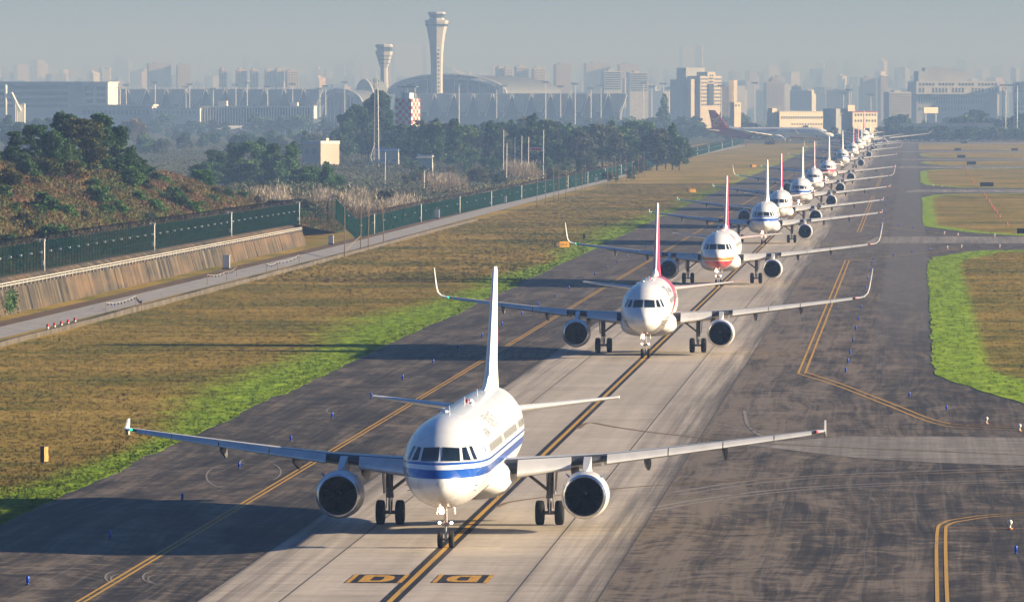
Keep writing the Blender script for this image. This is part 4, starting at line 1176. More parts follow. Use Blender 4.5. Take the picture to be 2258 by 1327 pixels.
# ---- hill behind the fence
YC = [500, 780, 830, 930, 1010, 1085, 1165, 1260, 1400, 1600]
ZCR = pchip(YC, [12.0, 12.6, 12.8, 11.4, 9.2, 6.2, 4.2, 3.6, 1.2, 0])
def hill(x, y):
    d = -67.5 - x                                   # metres behind the fence
    base = 3.1 if y < 960 else max(0.0, 3.1 * (1 - (y - 960) / 90))
    if d < 0: return base
    c = ZCR(y); t = min(1, d / 24); s = t * t * (3 - 2 * t) * .35 + t * .65
    z = base + (max(c, base) - base) * s
    if d > 30: z -= (d - 30) * .10
    return max(-.05, z + .5 * math.sin(x * .21 + y * .05) * t + .35 * math.sin(y * .13 + x * .4) * t)
def mat_hill():
    g = NG('hillside_scrub')
    n = g.noise(g.scale((0.09, 0.045, 0.09)), 1, 4, 0.6); n2 = g.noise(g.scale((0.9, 0.9, 0.9)), 1, 4, 0.7)
    a = g.math('MULTIPLY_ADD', n, 0.7, g.math('MULTIPLY', n2, 0.3))
    c = g.ramp(a, [(0.36, (0.030, 0.055, 0.010)), (0.47, (0.080, 0.090, 0.018)), (0.54, (0.115, 0.058, 0.036)), (0.62, (0.17, 0.11, 0.055))])
    g.bump(n2, 0.8, 0.3)
    return g.done(c, 0.95, 0, 0.1)
M['hill'] = mat_hill()
hx = [-67.4, -68.5, -70, -73, -76, -80, -84, -88, -92, -96, -102, -110, -125, -150, -200]; hy = list(range(520, 1620, 8))
v = [(x, y, hill(x, y) + .02) for y in hy for x in hx]; n = len(hx)
f = [(i * n + k + 1, i * n + k, (i + 1) * n + k, (i + 1) * n + k + 1) for i in range(len(hy) - 1) for k in range(n - 1)]
structure(link('hillside', np_mesh('hillside', np.array(v), np.array(f), M['hill'], smooth=True)))
# scrub covering it: short leaves and stalks in patches of olive, rust and straw
def mat_leaf(name, stops, scale=0.25, trans=0.25):
    g = NG(name)
    n = g.noise(g.obj(), scale, 3, 0.6); n2 = g.noise(g.obj(), 4.0, 2, 0.5)
    a = g.math('ADD', g.math('MULTIPLY_ADD', n, 0.55, g.math('MULTIPLY', n2, 0.45)), g.math('MULTIPLY_ADD', g.rand(), 0.10, -0.05))
    c = g.ramp(a, stops)
    g.done(c, 0.7, 0, 0.25)
    tr = g.t.nodes.new('ShaderNodeBsdfTranslucent'); g.link(c, tr.inputs['Color'])
    mx = g.t.nodes.new('ShaderNodeMixShader'); mx.inputs[0].default_value = trans
    g.link(g.b.outputs[0], mx.inputs[1]); g.link(tr.outputs[0], mx.inputs[2])
    g.link(mx.outputs[0], g.t.nodes['Material Output'].inputs['Surface'])
    return g.m
M['leaf_dark'] = mat_leaf('dark_evergreen_leaves', [(0.35, (0.016, 0.050, 0.016)), (0.5, (0.036, 0.092, 0.026)), (0.66, (0.085, 0.155, 0.034))])
M['leaf_mid'] = mat_leaf('mid_green_leaves', [(0.35, (0.024, 0.068, 0.018)), (0.5, (0.058, 0.130, 0.030)), (0.66, (0.125, 0.20, 0.042))])
M['leaf_bright'] = mat_leaf('bright_green_leaves', [(0.35, (0.03, 0.09, 0.015)), (0.5, (0.075, 0.18, 0.026)), (0.66, (0.155, 0.26, 0.04))])
M['leaf_autumn'] = mat_leaf('yellowing_leaves', [(0.36, (0.030, 0.055, 0.012)), (0.5, (0.085, 0.090, 0.018)), (0.62, (0.20, 0.12, 0.025))], 0.6)
M['leaf_grey'] = mat_leaf('greyish_leaves', [(0.35, (0.03, 0.045, 0.028)), (0.5, (0.065, 0.08, 0.045)), (0.66, (0.12, 0.12, 0.07))])
M['leaf_scrub'] = mat_leaf('scrub_leaves', [(0.36, (0.030, 0.062, 0.010)), (0.47, (0.085, 0.105, 0.018)), (0.52, (0.12, 0.085, 0.030)), (0.57, (0.125, 0.050, 0.036)), (0.66, (0.20, 0.125, 0.06))], 0.07)
M['reed'] = mat_leaf('dry_reed_stalks', [(0.35, (0.085, 0.062, 0.035)), (0.5, (0.165, 0.125, 0.078)), (0.66, (0.28, 0.235, 0.175))], 0.2)
M['bark'] = flat('bark', (0.075, 0.055, 0.04), 0.9, 0, 0.4, 2)
def cards(pos, size, mat, name, tall=1.0, up=0.0):
    """small four-cornered leaves at given points, randomly turned"""
    n = len(pos); s = size * rng.uniform(.6, 1.4, n)
    a = rng.normal(0, 1, (n, 3)); a[:, 2] += up; a /= np.linalg.norm(a, axis=1)[:, None]
    b = rng.normal(0, 1, (n, 3)); b -= (b * a).sum(1)[:, None] * a; b /= np.linalg.norm(b, axis=1)[:, None]
    c = np.cross(a, b)
    u, w = b * (s * .5)[:, None], c * (s * .5 * tall)[:, None]
    v = np.stack([pos - u - w * .2, pos + w, pos + u - w * .2, pos - w], 1).reshape(-1, 3)
    return np_mesh(name, v, np.arange(n * 4).reshape(-1, 4), mat)
def stalks(pos, hmin, hmax, wid, mat, name, lean=.25):
    n = len(pos); h = rng.uniform(hmin, hmax, n); a = rng.uniform(0, 6.283, n); l = rng.normal(0, lean, (n, 2)) * h[:, None]
    dx, dy = np.cos(a) * wid / 2, np.sin(a) * wid / 2
    z = pos[:, 2]
    v = np.stack([np.stack([pos[:, 0] - dx, pos[:, 1] - dy, z], 1), np.stack([pos[:, 0] + dx, pos[:, 1] + dy, z], 1),
                  np.stack([pos[:, 0] + l[:, 0], pos[:, 1] + l[:, 1], z + h], 1)], 1).reshape(-1, 3)
    return np_mesh(name, v, np.arange(n * 3).reshape(-1, 3), mat)
def scatter(n, y0, y1, d0, d1):
    Y = rng.uniform(y0, y1, n); X = -67.8 - d0 - rng.uniform(0, 1, n) * (d1 - d0)
    k = X > 20.9 + (-2800 / FPX) * Y
    X, Y = X[k], Y[k]
    return np.array([(x, y, hill(x, y)) for x, y in zip(X, Y)])
p = scatter(78000, 560, 1120, 0, 34); c_ = p.copy(); c_[:, 2] += rng.uniform(.05, .55, len(p))
o = stuff(link('scrub', cards(c_, .34, M['leaf_scrub'], 'scrub'))); o['label'] = 'reddish and olive scrub covering the hillside'
p = scatter(60000, 560, 1120, 0, 34)
o = stuff(link('dry_grass', stalks(p, .4, 1.1, .10, M['leaf_scrub'], 'dry_grass'))); o['label'] = 'rust coloured dry grass on the hillside'
# reeds beyond the end of the wall
def reeds(clumps, name, label, n=300):
    pts = []
    for (px, Y, w, dp, z0) in clumps:
        X0 = xat(px, Y); X = rng.normal(X0, w, n); YY = rng.normal(Y, dp, n)
        pts.append(np.stack([X, YY, np.array([max(hill(x, y), z0) if x < -67.5 else z0 for x, y in zip(X, YY)]) - rng.uniform(0, .9, n)], 1))
    p = np.concatenate(pts)
    o = stuff(link(name, stalks(p, 1.5, 3.4, .09, M['reed'], name, .13))); o['label'] = label
    q = p[rng.uniform(0, 1, len(p)) < .16].copy(); q[:, 2] += rng.uniform(1.9, 2.9, len(q))
    o = stuff(link('reed_plumes', stalks(q, .5, 1.1, .16, M['reed_plume'], 'reed_plumes', .25))); o['label'] = 'pale feathery plumes above the ' + name.replace('_', ' ')
M['reed_plume'] = mat_leaf('reed_plume', [(0.35, (0.19, 0.155, 0.115)), (0.5, (0.30, 0.26, 0.21)), (0.66, (0.42, 0.38, 0.33))], 0.3)
CL = [(560 + rng.uniform(0, 90), rng.uniform(1050, 1130), .9, 3, 1.0) for _ in range(9)] + [(700 + rng.uniform(0, 200), rng.uniform(1130, 1250), 1.1, 5, .8) for _ in range(30)]
reeds(CL, 'reeds', 'pale dry reeds behind the corner of the fence')
reeds([(rng.uniform(945, 1015), rng.uniform(1480, 1620), 1.0, 5, 1.0) for _ in range(9)] + [(rng.uniform(1120, 1195), rng.uniform(1750, 1880), 1.0, 5, 1.6) for _ in range(8)], 'far_reeds', 'pale reeds among the shrubs behind the long fence')

# ---- trees
def tree_mesh(blobs, n, leaf, mat, seed):
    """crown as leaves near the skins of many lobes, in a unit-height tree"""
    r = np.random.default_rng(seed); pts = []
    tot = sum(b[3] * b[4] for b in blobs)
    for (x, y, z, rx, rz) in blobs:
        k = int(n * rx * rz / tot)
        d = r.normal(0, 1, (k, 3)); d /= np.linalg.norm(d, axis=1)[:, None]
        rad = r.uniform(.55, 1.05, k)[:, None] * (1 + .22 * np.sin(d[:, :1] * 5 + seed) * np.cos(d[:, 2:3] * 6))
        pts.append(np.array([x, y, z]) + d * rad * np.array([rx, rx, rz]))
    return cards(np.concatenate(pts), leaf, mat, 'crown', 1.1)
def trunk_mesh(blobs, h0, r0, seed):
    rr = random.Random(seed); mb = MB()
    top = max(b[2] for b in blobs)
    mb.tube([(0, 0, -.03), (rr.uniform(-.01, .01), rr.uniform(-.01, .01), h0), (rr.uniform(-.03, .03), rr.uniform(-.03, .03), top * .9)], [r0, r0 * .75, r0 * .2], 7)
    for b in blobs[:: max(1, len(blobs) // 7)]:
        z = h0 * rr.uniform(.7, 1.3); mb.tube([(0, 0, z), (b[0] * .5, b[1] * .5, (z + b[2]) / 2 + .02), (b[0], b[1], b[2])], [r0 * .5, r0 * .3, r0 * .1], 5)
    me = mb.mesh('trunk', M['bark'], True); recalc(me); return me
def lobes(kind, seed):
    r = random.Random(seed); B = []
    if kind == 'broad':
        for i in range(34):
            a, q = r.uniform(0, 6.283), math.sqrt(r.random()); z = r.uniform(.20, .92); w = .38 * math.sin(math.pi * min(1, (z + .05) / 1.02)) ** .6
            B.append((math.cos(a) * q * w, math.sin(a) * q * w, z, r.uniform(.08, .15), r.uniform(.05, .09)))
    elif kind == 'spread':                       # flat layered sprays with gaps
        for i in range(34):
            a, q = r.uniform(0, 6.283), r.uniform(.1, 1) ; z = r.uniform(.18, .97); w = .42 * (1.12 - z * .85)
            B.append((math.cos(a) * q * w, math.sin(a) * q * w, z, r.uniform(.08, .14), r.uniform(.045, .08)))
    elif kind == 'cone':
        for i in range(30):
            z = r.uniform(.12, .98) ** .85; w = .27 * (1.05 - z) ** .65; a, q = r.uniform(0, 6.283), r.uniform(.3, 1)
            B.append((math.cos(a) * q * w, math.sin(a) * q * w, z, .05 + .09 * (1 - z), .07))
    elif kind == 'tall':
        for i in range(26):
            z = r.uniform(.25, .97); w = .17 * math.sin(math.pi * min(1, (z - .1) / .95)) ** .6; a, q = r.uniform(0, 6.283), r.uniform(.2, 1)
            B.append((math.cos(a) * q * w, math.sin(a) * q * w, z, r.uniform(.05, .085), r.uniform(.05, .08)))
    else:                                         # shrub
        for i in range(16):
            a, q = r.uniform(0, 6.283), math.sqrt(r.random()); z = r.uniform(.2, .82); w = .62 * (1.1 - z * .8)
            B.append((math.cos(a) * q * w, math.sin(a) * q * w, z, r.uniform(.16, .28), r.uniform(.11, .20)))
    return B
PROTO = {}
def proto(kind, mat, seed, n, leaf):
    key = (kind, mat, seed, n)
    if key not in PROTO:
        b = lobes(kind, seed); PROTO[key] = (tree_mesh(b, n, leaf, M[mat], seed), trunk_mesh(b, .3 if kind != 'shrub' else .12, .022 if kind != 'shrub' else .03, seed))
    return PROTO[key]
def tree(name, kind, mat, seed, pos, h, label, group, n=4200, leaf=.045, wide=1.0):
    cm, tm = proto(kind, mat, seed, n, leaf)
    o = empty(name, pos, random.uniform(0, 6.28)); o.scale = (h * wide * random.uniform(.92, 1.1), h * wide * random.uniform(.92, 1.1), h)
    tag(o, label, 'shrub' if name == 'shrub' else 'tree', group)
    link('crown', cm, o); link('trunk', tm, o)
    return o
# trees on the hill
for i, (px, top, Y, kind, mat, wd) in enumerate([(-20, 318, 838, 'broad', 'leaf_mid', 1.1), (32, 288, 850, 'spread', 'leaf_dark', 1.15), (80, 270, 900, 'broad', 'leaf_dark', 1.0), (118, 285, 852, 'broad', 'leaf_mid', 1.0),
        (138, 243, 880, 'spread', 'leaf_dark', 1.0), (178, 254, 872, 'broad', 'leaf_autumn', .95), (216, 250, 890, 'spread', 'leaf_dark', 1.15), (222, 285, 930, 'broad', 'leaf_dark', 1.0),
        (262, 280, 905, 'spread', 'leaf_dark', 1.1), (292, 318, 935, 'broad', 'leaf_mid', .9), (318, 352, 960, 'spread', 'leaf_mid', .9), (52, 330, 842, 'broad', 'leaf_mid', 1.1), (160, 322, 862, 'broad', 'leaf_mid', 1.1), (245, 335, 912, 'broad', 'leaf_autumn', 1.0)]):
    X = xat(px, Y); z = hill(X, Y)
    tree('hill_tree', kind, mat, 100 + i, (X, Y, z - .15), max(2.5, zat(top, Y) - z), '%s tree on the hilltop, %s from the left' % ({'leaf_dark': 'dark leafy', 'leaf_mid': 'green leafy', 'leaf_autumn': 'yellow tinged'}[mat], nth(sorted([-20, 32, 80, 118, 138, 178, 216, 222, 262, 292, 318, 52, 160, 245]).index(px) + 1)),
         'trees on the hilltop', 9000, .034, wd)
# shrubs on the slope
SH = [(95, 480, 775, 'leaf_mid', 2.6), (120, 515, 720, 'leaf_mid', 3.0), (60, 505, 740, 'leaf_autumn', 2.2), (20, 420, 790, 'leaf_autumn', 2.4), (5, 455, 770, 'leaf_mid', 1.8), (215, 425, 830, 'leaf_mid', 2.2), (270, 400, 905, 'leaf_bright', 2.6),
      (290, 415, 890, 'leaf_mid', 2.4), (250, 380, 915, 'leaf_bright', 2.2), (400, 455, 905, 'leaf_mid', 2.4), (385, 440, 925, 'leaf_dark', 1.8), (425, 465, 905, 'leaf_bright', 1.6), (345, 470, 865, 'leaf_bright', 1.8), (235, 470, 820, 'leaf_mid', 1.6),
      (160, 400, 855, 'leaf_autumn', 2.6), (110, 390, 845, 'leaf_autumn', 2.6), (50, 385, 825, 'leaf_mid', 2.4), (470, 440, 955, 'leaf_mid', 1.4), (330, 395, 945, 'leaf_dark', 2.2), (370, 395, 970, 'leaf_bright', 1.6), (445, 392, 1030, 'leaf_bright', 2.6), (600, 435, 1040, 'leaf_grey', 2.6),
      (575, 430, 1055, 'leaf_grey', 2.2), (680, 440, 1075, 'leaf_grey', 3.2), (655, 450, 1060, 'leaf_mid', 2.0), (860, 425, 1230, 'leaf_grey', 3.4), (845, 440, 1210, 'leaf_grey', 2.4), (530, 425, 1050, 'leaf_mid', 1.6)]
SH += [(px_, 0, Y_, ('leaf_mid', 'leaf_autumn', 'leaf_bright', 'leaf_grey')[i_ % 4], 1.0 + (i_ * .37) % .9) for i_, (px_, Y_) in enumerate([(30, 760), (75, 815), (150, 790), (185, 800), (205, 850), (240, 865), (300, 870), (315, 905), (360, 905), (410, 945), (450, 930), (480, 985), (505, 990), (140, 760), (260, 830), (330, 845), (15, 705), (45, 690)])]
SH.sort()
for i, (px, py, Y, mat, h) in enumerate(SH):
    X = xat(px, Y); z = hill(X, Y)
    tree('shrub', 'shrub', mat, 200 + i % 6, (X, Y, z - .1), h * 1.12, '%s shrub on the slope behind the fence, %s from the left' % ({'leaf_mid': 'green', 'leaf_autumn': 'yellow-green', 'leaf_bright': 'bright green', 'leaf_dark': 'dark green', 'leaf_grey': 'grey-green'}[mat], nth(i + 1)),
         'shrubs on the slope', 2200, .085, 1.15)
# dense trees past the reeds
for i, (px, top, kind, mat) in enumerate([(448, 350, 'broad', 'leaf_mid'), (478, 330, 'broad', 'leaf_dark'), (515, 320, 'cone', 'leaf_mid'), (548, 313, 'broad', 'leaf_mid'), (575, 311, 'cone', 'leaf_dark'), (603, 322, 'cone', 'leaf_mid'), (640, 318, 'cone', 'leaf_bright'), (622, 352, 'broad', 'leaf_dark'), (668, 362, 'broad', 'leaf_mid'), (695, 366, 'broad', 'leaf_bright'), (722, 360, 'cone', 'leaf_bright'), (738, 385, 'broad', 'leaf_bright'), (500, 362, 'broad', 'leaf_dark'), (560, 372, 'broad', 'leaf_dark')]):
    Y = 1500 + (i * 37) % 90 - (150 if px > 660 else 0)
    tree('dense_tree', kind, mat, 300 + i, (xat(px, Y), Y, -.1), zat(top, Y) * 1.02, 'dense %s tree beyond the reeds, %s from the left' % ('cone shaped' if kind == 'cone' else 'rounded', nth(sorted([448, 478, 515, 548, 575, 603, 640, 622, 668, 695, 722, 738, 500, 560]).index(px) + 1)), 'trees beyond the reeds', 7000, .036, 1.15 if kind == 'broad' else 1.3)
# tall grove behind the lattice mast
for i, (px, top, Y, kind) in enumerate([(768, 240, 2350, 'broad'), (790, 226, 2400, 'broad'), (812, 235, 2320, 'broad'), (832, 196, 2450, 'tall'), (843, 200, 2480, 'tall'), (852, 238, 2380, 'tall'), (756, 262, 2300, 'broad')]):
    tree('tall_tree', kind, 'leaf_dark', 400 + i, (xat(px, Y), Y, -.1), zat(top, Y), 'tall dark tree of the grove behind the lattice mast, %s from the left' % nth([756, 768, 790, 812, 832, 843, 852].index(px) + 1), 'tall grove', 3600, .042, 1.0 if kind == 'tall' else .68)
# long belt of trees along the far side
rb = random.Random(5); BELT = []
for i in range(40):
    px = 885 + i * 14.4 + rb.uniform(-4, 4); Y = 2150 + rb.uniform(-150, 200); top = 268 + 6 * math.sin(px * .02) + rb.uniform(-7, 12)
    if px > 1440: top += 14
    BELT.append((px, top, Y))
BELT += [(1483, 277, 2050), (1468, 292, 2080), (1498, 300, 2040)]
BELT.sort()
for i, (px, top, Y) in enumerate(BELT):
    tree('belt_tree', ('broad', 'broad', 'cone')[i % 3], ('leaf_dark', 'leaf_mid', 'leaf_dark', 'leaf_grey')[i % 4], 500 + i % 7, (xat(px, Y), Y, -.1), zat(top, Y), 'dark tree in the long belt beyond the fence, %s from the left' % nth(i + 1), 'belt of trees beyond the fence', 3000, .05, 1.05)
# hazy woods in the lowland on the left
FW = []
for i in range(92):
    px = rb.uniform(300, 900); Y = rb.uniform(2500, 4300)
    top = 300 + (px - 320) * -.02 + rb.uniform(-12, 40) - (Y - 3000) * .010
    h = zat(top, Y)
    if h < 3: h = rb.uniform(3, 6)
    FW.append((px, Y, min(h, 16)))
for i in range(22): FW.append((rb.uniform(-10, 330), rb.uniform(2600, 3900), rb.uniform(8, 15)))
for i in range(34): FW.append((rb.uniform(880, 1440), rb.uniform(1650, 2050), rb.uniform(2.5, 5.5)))
FW.sort()
for i, (px, Y, h) in enumerate(FW):
    tree('woodland_tree', ('broad', 'cone', 'broad', 'shrub')[i % 4], ('leaf_mid', 'leaf_dark', 'leaf_grey', 'leaf_mid', 'leaf_autumn')[i % 5], 600 + i % 9, (xat(px, Y), Y, -.1), h, 'hazy tree in the lowland wood, %s from the left' % nth(i + 1), 'lowland wood', 2000, .065, 1.1)
# low scrub filling the ground between the trees
k = 64000; Y = 1150 + (3600 - 1150) * rng.uniform(0, 1, k) ** 1.2; px = rng.uniform(330, 1480, k)
X = np.array([xat(a, b) for a, b in zip(px, Y)]); keep = X < -68 - np.maximum(0, (Y - 1500)) * .003
q = np.stack([X, Y, rng.uniform(.1, 2.2, k) * (.6 + .4 * np.sin(X * .06 + Y * .021))], 1)[keep]
q[:, 2] += np.array([max(0, hill(a, b)) if b < 1600 else 0 for a, b in q[:, :2]])
o = stuff(link('undergrowth', cards(q, .46, M['leaf_grey'], 'undergrowth'))); o['label'] = 'undergrowth between the trees of the lowland'
# far hedges and woods at the end of the field
FB = []
for i in range(46): FB.append((1500 + i * 17 + rb.uniform(-5, 5), 3650 + rb.uniform(-60, 260), rb.uniform(4, 9)))
for i in range(34): FB.append((1975 + i * 8.5 + rb.uniform(-3, 3), 3600 + rb.uniform(-40, 40), rb.uniform(6, 8.6)))
for (px, h) in ((1640, 10), (1660, 9), (1690, 8), (2130, 15), (2150, 17), (2165, 15), (2100, 12), (2250, 15), (2235, 12), (1985, 14), (2040, 9), (1975, 12), (2200, 13)): FB.append((px, 3950, h))
for px in range(1380, 1560, 9): FB.append((px + rb.uniform(-4, 4), 4150 + rb.uniform(-80, 100), rb.uniform(6, 13)))
for px in range(20, 760, 26): FB.append((px + rb.uniform(-9, 9), 4300 + rb.uniform(-100, 200), rb.uniform(6, 14)))
for px in range(920, 1380, 17): FB.append((px + rb.uniform(-6, 6), 4450 + rb.uniform(-80, 80), rb.uniform(5, 12)))
for i in range(30): FB.append((rb.uniform(1560, 2250), 4600 + rb.uniform(0, 500), rb.uniform(8, 14)))
FB.append((1464, 3900, 24))
FB.sort()
for i, (px, Y, h) in enumerate(FB):
    pine = h == 24
    tree('pine_tree' if pine else 'far_tree', 'cone' if pine else ('broad', 'shrub', 'broad')[i % 3], ('leaf_dark', 'leaf_mid', 'leaf_grey')[i % 3], 700 + i % 6, (xat(px, Y), Y, -.1), h,
         'slim dark conifer standing alone before the far terminal' if pine else 'blue-hazed tree before the far buildings, %s from the left' % nth(i + 1), None if pine else 'far trees before the airport buildings', 1300, .085, .75 if pine else 1.15)

# ---- fences
def fence(path, zf, label, post_every, h=2.9, wire=.16):
    """path: XY points; zf: ground height; each post a part, wire and coil joined"""
    root = empty('security_fence', (path[0][0], path[0][1], 0)); tag(root, label, 'fence')
    P = [Vector(p) for p in path]; o = P[0].copy(); S = [0]
    for a, b in zip(P, P[1:]): S.append(S[-1] + (b - a).length)
    def at(s):
        i = min(max(int(np.searchsorted(S, s)) - 1, 0), len(P) - 2); t = (s - S[i]) / (S[i + 1] - S[i]); q = P[i].lerp(P[i + 1], t); return q.x - o.x, q.y - o.y, zf(q.x, q.y)
    pm = MB(); pm.box(-.035, .035, -.035, .035, -.1, h); pm.tube([(0, 0, h - .02), (.0, -.0, h), (.32, -.1, h + .38)], .03, 5)
    pme = pm.mesh('post', M['fence']); lam = MB(); lam.bar((0, 0, 0), (.38, -.12, .06), .02, 1); lam.box(.32, .56, -.26, -.06, .0, .16); lme = lam.mesh('fence_lamp', [M['white_dull'], M['fence']])
    n = int(S[-1] / post_every)
    for k in range(min(n, 300)):
        x, y, z = at((k + .5) * S[-1] / n if n > 300 else k * post_every); link('post', pme, root, (x, y, z))
        if k % 3 == 1: link('fence_lamp', lme, root, (x, y, z + h * .62))
    W_ = []; F_ = []
    s = np.arange(0, S[-1], wire)
    A = np.array([at(q) for q in s]); r = .014 + .006 * (wire > .25)
    m = len(A)
    tri = np.array([(r, 0), (-r * .5, r * .87), (-r * .5, -r * .87)])
    v = np.zeros((m, 6, 3))
    for j in range(3):
        v[:, j, 0] = v[:, j + 3, 0] = A[:, 0] + tri[j, 0]; v[:, j, 1] = v[:, j + 3, 1] = A[:, 1] + tri[j, 1]
        v[:, j, 2] = A[:, 2]; v[:, j + 3, 2] = A[:, 2] + h
    idx = np.arange(m)[:, None] * 6
    f = np.concatenate([idx + np.array([[0, 1, 4, 3]]), idx + np.array([[1, 2, 5, 4]]), idx + np.array([[2, 0, 3, 5]])])
    w = stuff(link('wire_mesh', np_mesh('wire_mesh', v.reshape(-1, 3), f, M['fence']), root))
    hm_ = MB(); step = 12.0
    for k in range(int(S[-1] / step)):
        a, b = at(k * step), at(min(S[-1], (k + 1) * step))
        for zz in (.05, h * .33, h * .66, h - .02): hm_.tube([(a[0], a[1], a[2] + zz), (b[0], b[1], b[2] + zz)], .025, 4, 0, False)
    stuff(hm_.build('fence_rail', M['fence'], root))
    t = np.arange(0, S[-1], .10 if S[-1] < 500 else .25); C = np.array([at(q) for q in t]); ph = t * 9.0
    cv = np.zeros((len(t), 2, 3)); 
    for j, (rr) in enumerate((.30, .34)):
        cv[:, j, 0] = C[:, 0] + rr * np.cos(ph) + .15; cv[:, j, 1] = C[:, 1]; cv[:, j, 2] = C[:, 2] + h + .42 + rr * np.sin(ph)
    cv += rng.normal(0, .015, cv.shape)
    q = np.arange(len(t) - 1)[:, None] * 2
    stuff(link('razor_wire', np_mesh('razor_wire', cv.reshape(-1, 3), q + np.array([[0, 1, 3, 2]]), M['razor']), root))
    return root, at, S
fence([(-67.2, 540), (-67.2, 700), (-67.2, 800), (-67.2, 900), (-67.0, 976)], lambda x, y: wall_top(y) - .05, 'dark green mesh fence with razor wire on top of the retaining wall', 2.6, 2.9, .24)
F2 = [(-67.0, 976.6)] + G((700, 534), (740, 538), (821, 517), (916, 492), (1008, 472), (1144, 442), (1296, 406), (1400, 379), (1520, 348), (1640, 316))
fence(F2, lambda x, y: (wall_top(955) * max(0, 1 - (y - 976) / 30) if y < 1006 else 0), 'long dark green mesh fence running beside the patrol road into the distance', 8.0, 2.9, .3)
# ================================================================== AIRPORT BUILDINGS AND CITY
M['b_white'] = flat('white_render', (0.62, 0.61, 0.58), 0.8, 0, 0.08, 0.2)
M['b_conc'] = flat('tower_concrete', (0.40, 0.40, 0.39), 0.8, 0, 0.08, 0.2)
M['b_cream'] = flat('cream_render', (0.66, 0.58, 0.46), 0.8, 0, 0.08, 0.2)
M['b_grey'] = flat('grey_cladding', (0.40, 0.42, 0.45), 0.6, 0, 0.12, 0.1)  # lightened so the colour carries part of the distance haze
M['b_roof'] = flat('weathered_metal_roof', (0.10, 0.115, 0.135), 0.7, 0, 0.12, 0.1)
M['b_dark'] = flat('dark_glazing', (0.05, 0.07, 0.09), 0.3, 0, 0.25, 0.1)
M['b_steel'] = flat('pale_steel', (0.50, 0.52, 0.55), 0.5, 0.1, 0.1, 0.1)
M['b_red'] = flat('red_panel', (0.42, 0.03, 0.05), 0.6, 0, 0.1, 0.3)
M['b_blue'] = flat('blue_sheet_roof', (0.06, 0.22, 0.50), 0.5, 0, 0.15, 0.3)
M['b_tan'] = flat('tan_render', (0.45, 0.38, 0.32), 0.85, 0, 0.12, 0.05)
M['b_pane'] = flat('window_pane', (0.10, 0.12, 0.15), 0.25, 0, 0.2, 0.3)
def S_(Y): return FPX / Y
def block(root, name, px0, px1, ptop, Y, dep, mat, pbase=None, ox=0, oy=0):
    """box part given by its photo columns and top row at distance Y; coordinates relative to the root"""
    x0, x1 = xat(px0, Y), xat(px1, Y); z1 = zat(ptop, Y); z0 = 0 if pbase is None else zat(pbase, Y)
    mb = MB(); mb.box(x0 - root.location.x, x1 - root.location.x, Y - root.location.y, Y + dep - root.location.y, z0, z1)
    return mb.build(name, mat, root)
def windows(root, px0, px1, py0, py1, nx, ny, Y, fx=.55, fy=.5, mat=None, dy=-.12, skip=()):
    """rows of separate window panes, a hand's breadth proud of the wall"""
    w, h = (px1 - px0) / nx, (py1 - py0) / ny; me = None
    for i in range(nx):
        for j in range(ny):
            if (i, j) in skip: continue
            x = xat(px0 + (i + .5) * w, Y); z = zat(py0 + (j + .5) * h, Y); ww, hh = w / S_(Y) * fx / 2, h / S_(Y) * fy / 2
            if me is None:
                mb = MB(); mb.box(-ww, ww, 0, .3, -hh, hh); me = mb.mesh('window', mat or M['b_pane'])
            link('window', me, root, (x - root.location.x, Y + dy - root.location.y, z))
ROT = {'hotel_block': 30, 'airfield_building': 32, 'guard_tower': 30, 'boundary_wall': 5, 'billboard': 34, 'office_complex': 14, 'terminal_concourse': 6, 'white_hut': 8, 'city_block': 14, 'striped_blockhouse': 8}
def base(px, Y, name, label, cat='building', group=None, rz=None):
    o = empty(name, (xat(px, Y), Y, 0), R(ROT.get(name, 0) if rz is None else rz)); tag(o, label, cat, group); return o
# main control tower
Y = 5200; T = base(963, Y, 'control_tower', 'tall flared concrete control tower, the larger of the two towers', 'control tower'); s = S_(Y)
def octo(mb, rows, mi=0, n=8, rot=0.06):
    mb.rings([[(w / 2 / s * math.cos(rot + 2 * math.pi * k / n) * 1.05, w / 2 / s * math.sin(rot + 2 * math.pi * k / n) * 1.05, zat(py, Y)) for k in range(n)] for py, w in rows], mi)
mb = MB(); octo(mb, [(289, 25), (200, 25), (145, 25), (120, 27), (95, 31), (75, 37), (60, 43), (50, 49), (46, 50), (45, 46)]); mb.build('shaft', M['b_conc'], T)
mb = MB(); octo(mb, [(58.5, 46.5), (53.5, 49.3)]); mb.build('window_band', M['b_dark'], T)
mb = MB(); octo(mb, [(45, 36), (41, 30), (40, 29)]); mb.build('neck', M['b_conc'], T)
mb = MB(); octo(mb, [(40, 29), (31, 36)]); mb.build('cab_glazing', M['b_dark'], T)
mb = MB(); octo(mb, [(31, 38), (28, 37), (26.5, 30)]); mb.build('cab_roof', M['b_grey'], T)
mb = MB()
for k in range(14): mb.box(xat(968, Y) - xat(963, Y) - .6, xat(968, Y) - xat(963, Y) + .6, -13.5 / s, -12.4 / s, zat(100 + k * 9 + 3, Y), zat(100 + k * 9, Y))
stuff(mb.build('stair_windows', M['b_pane'], T))
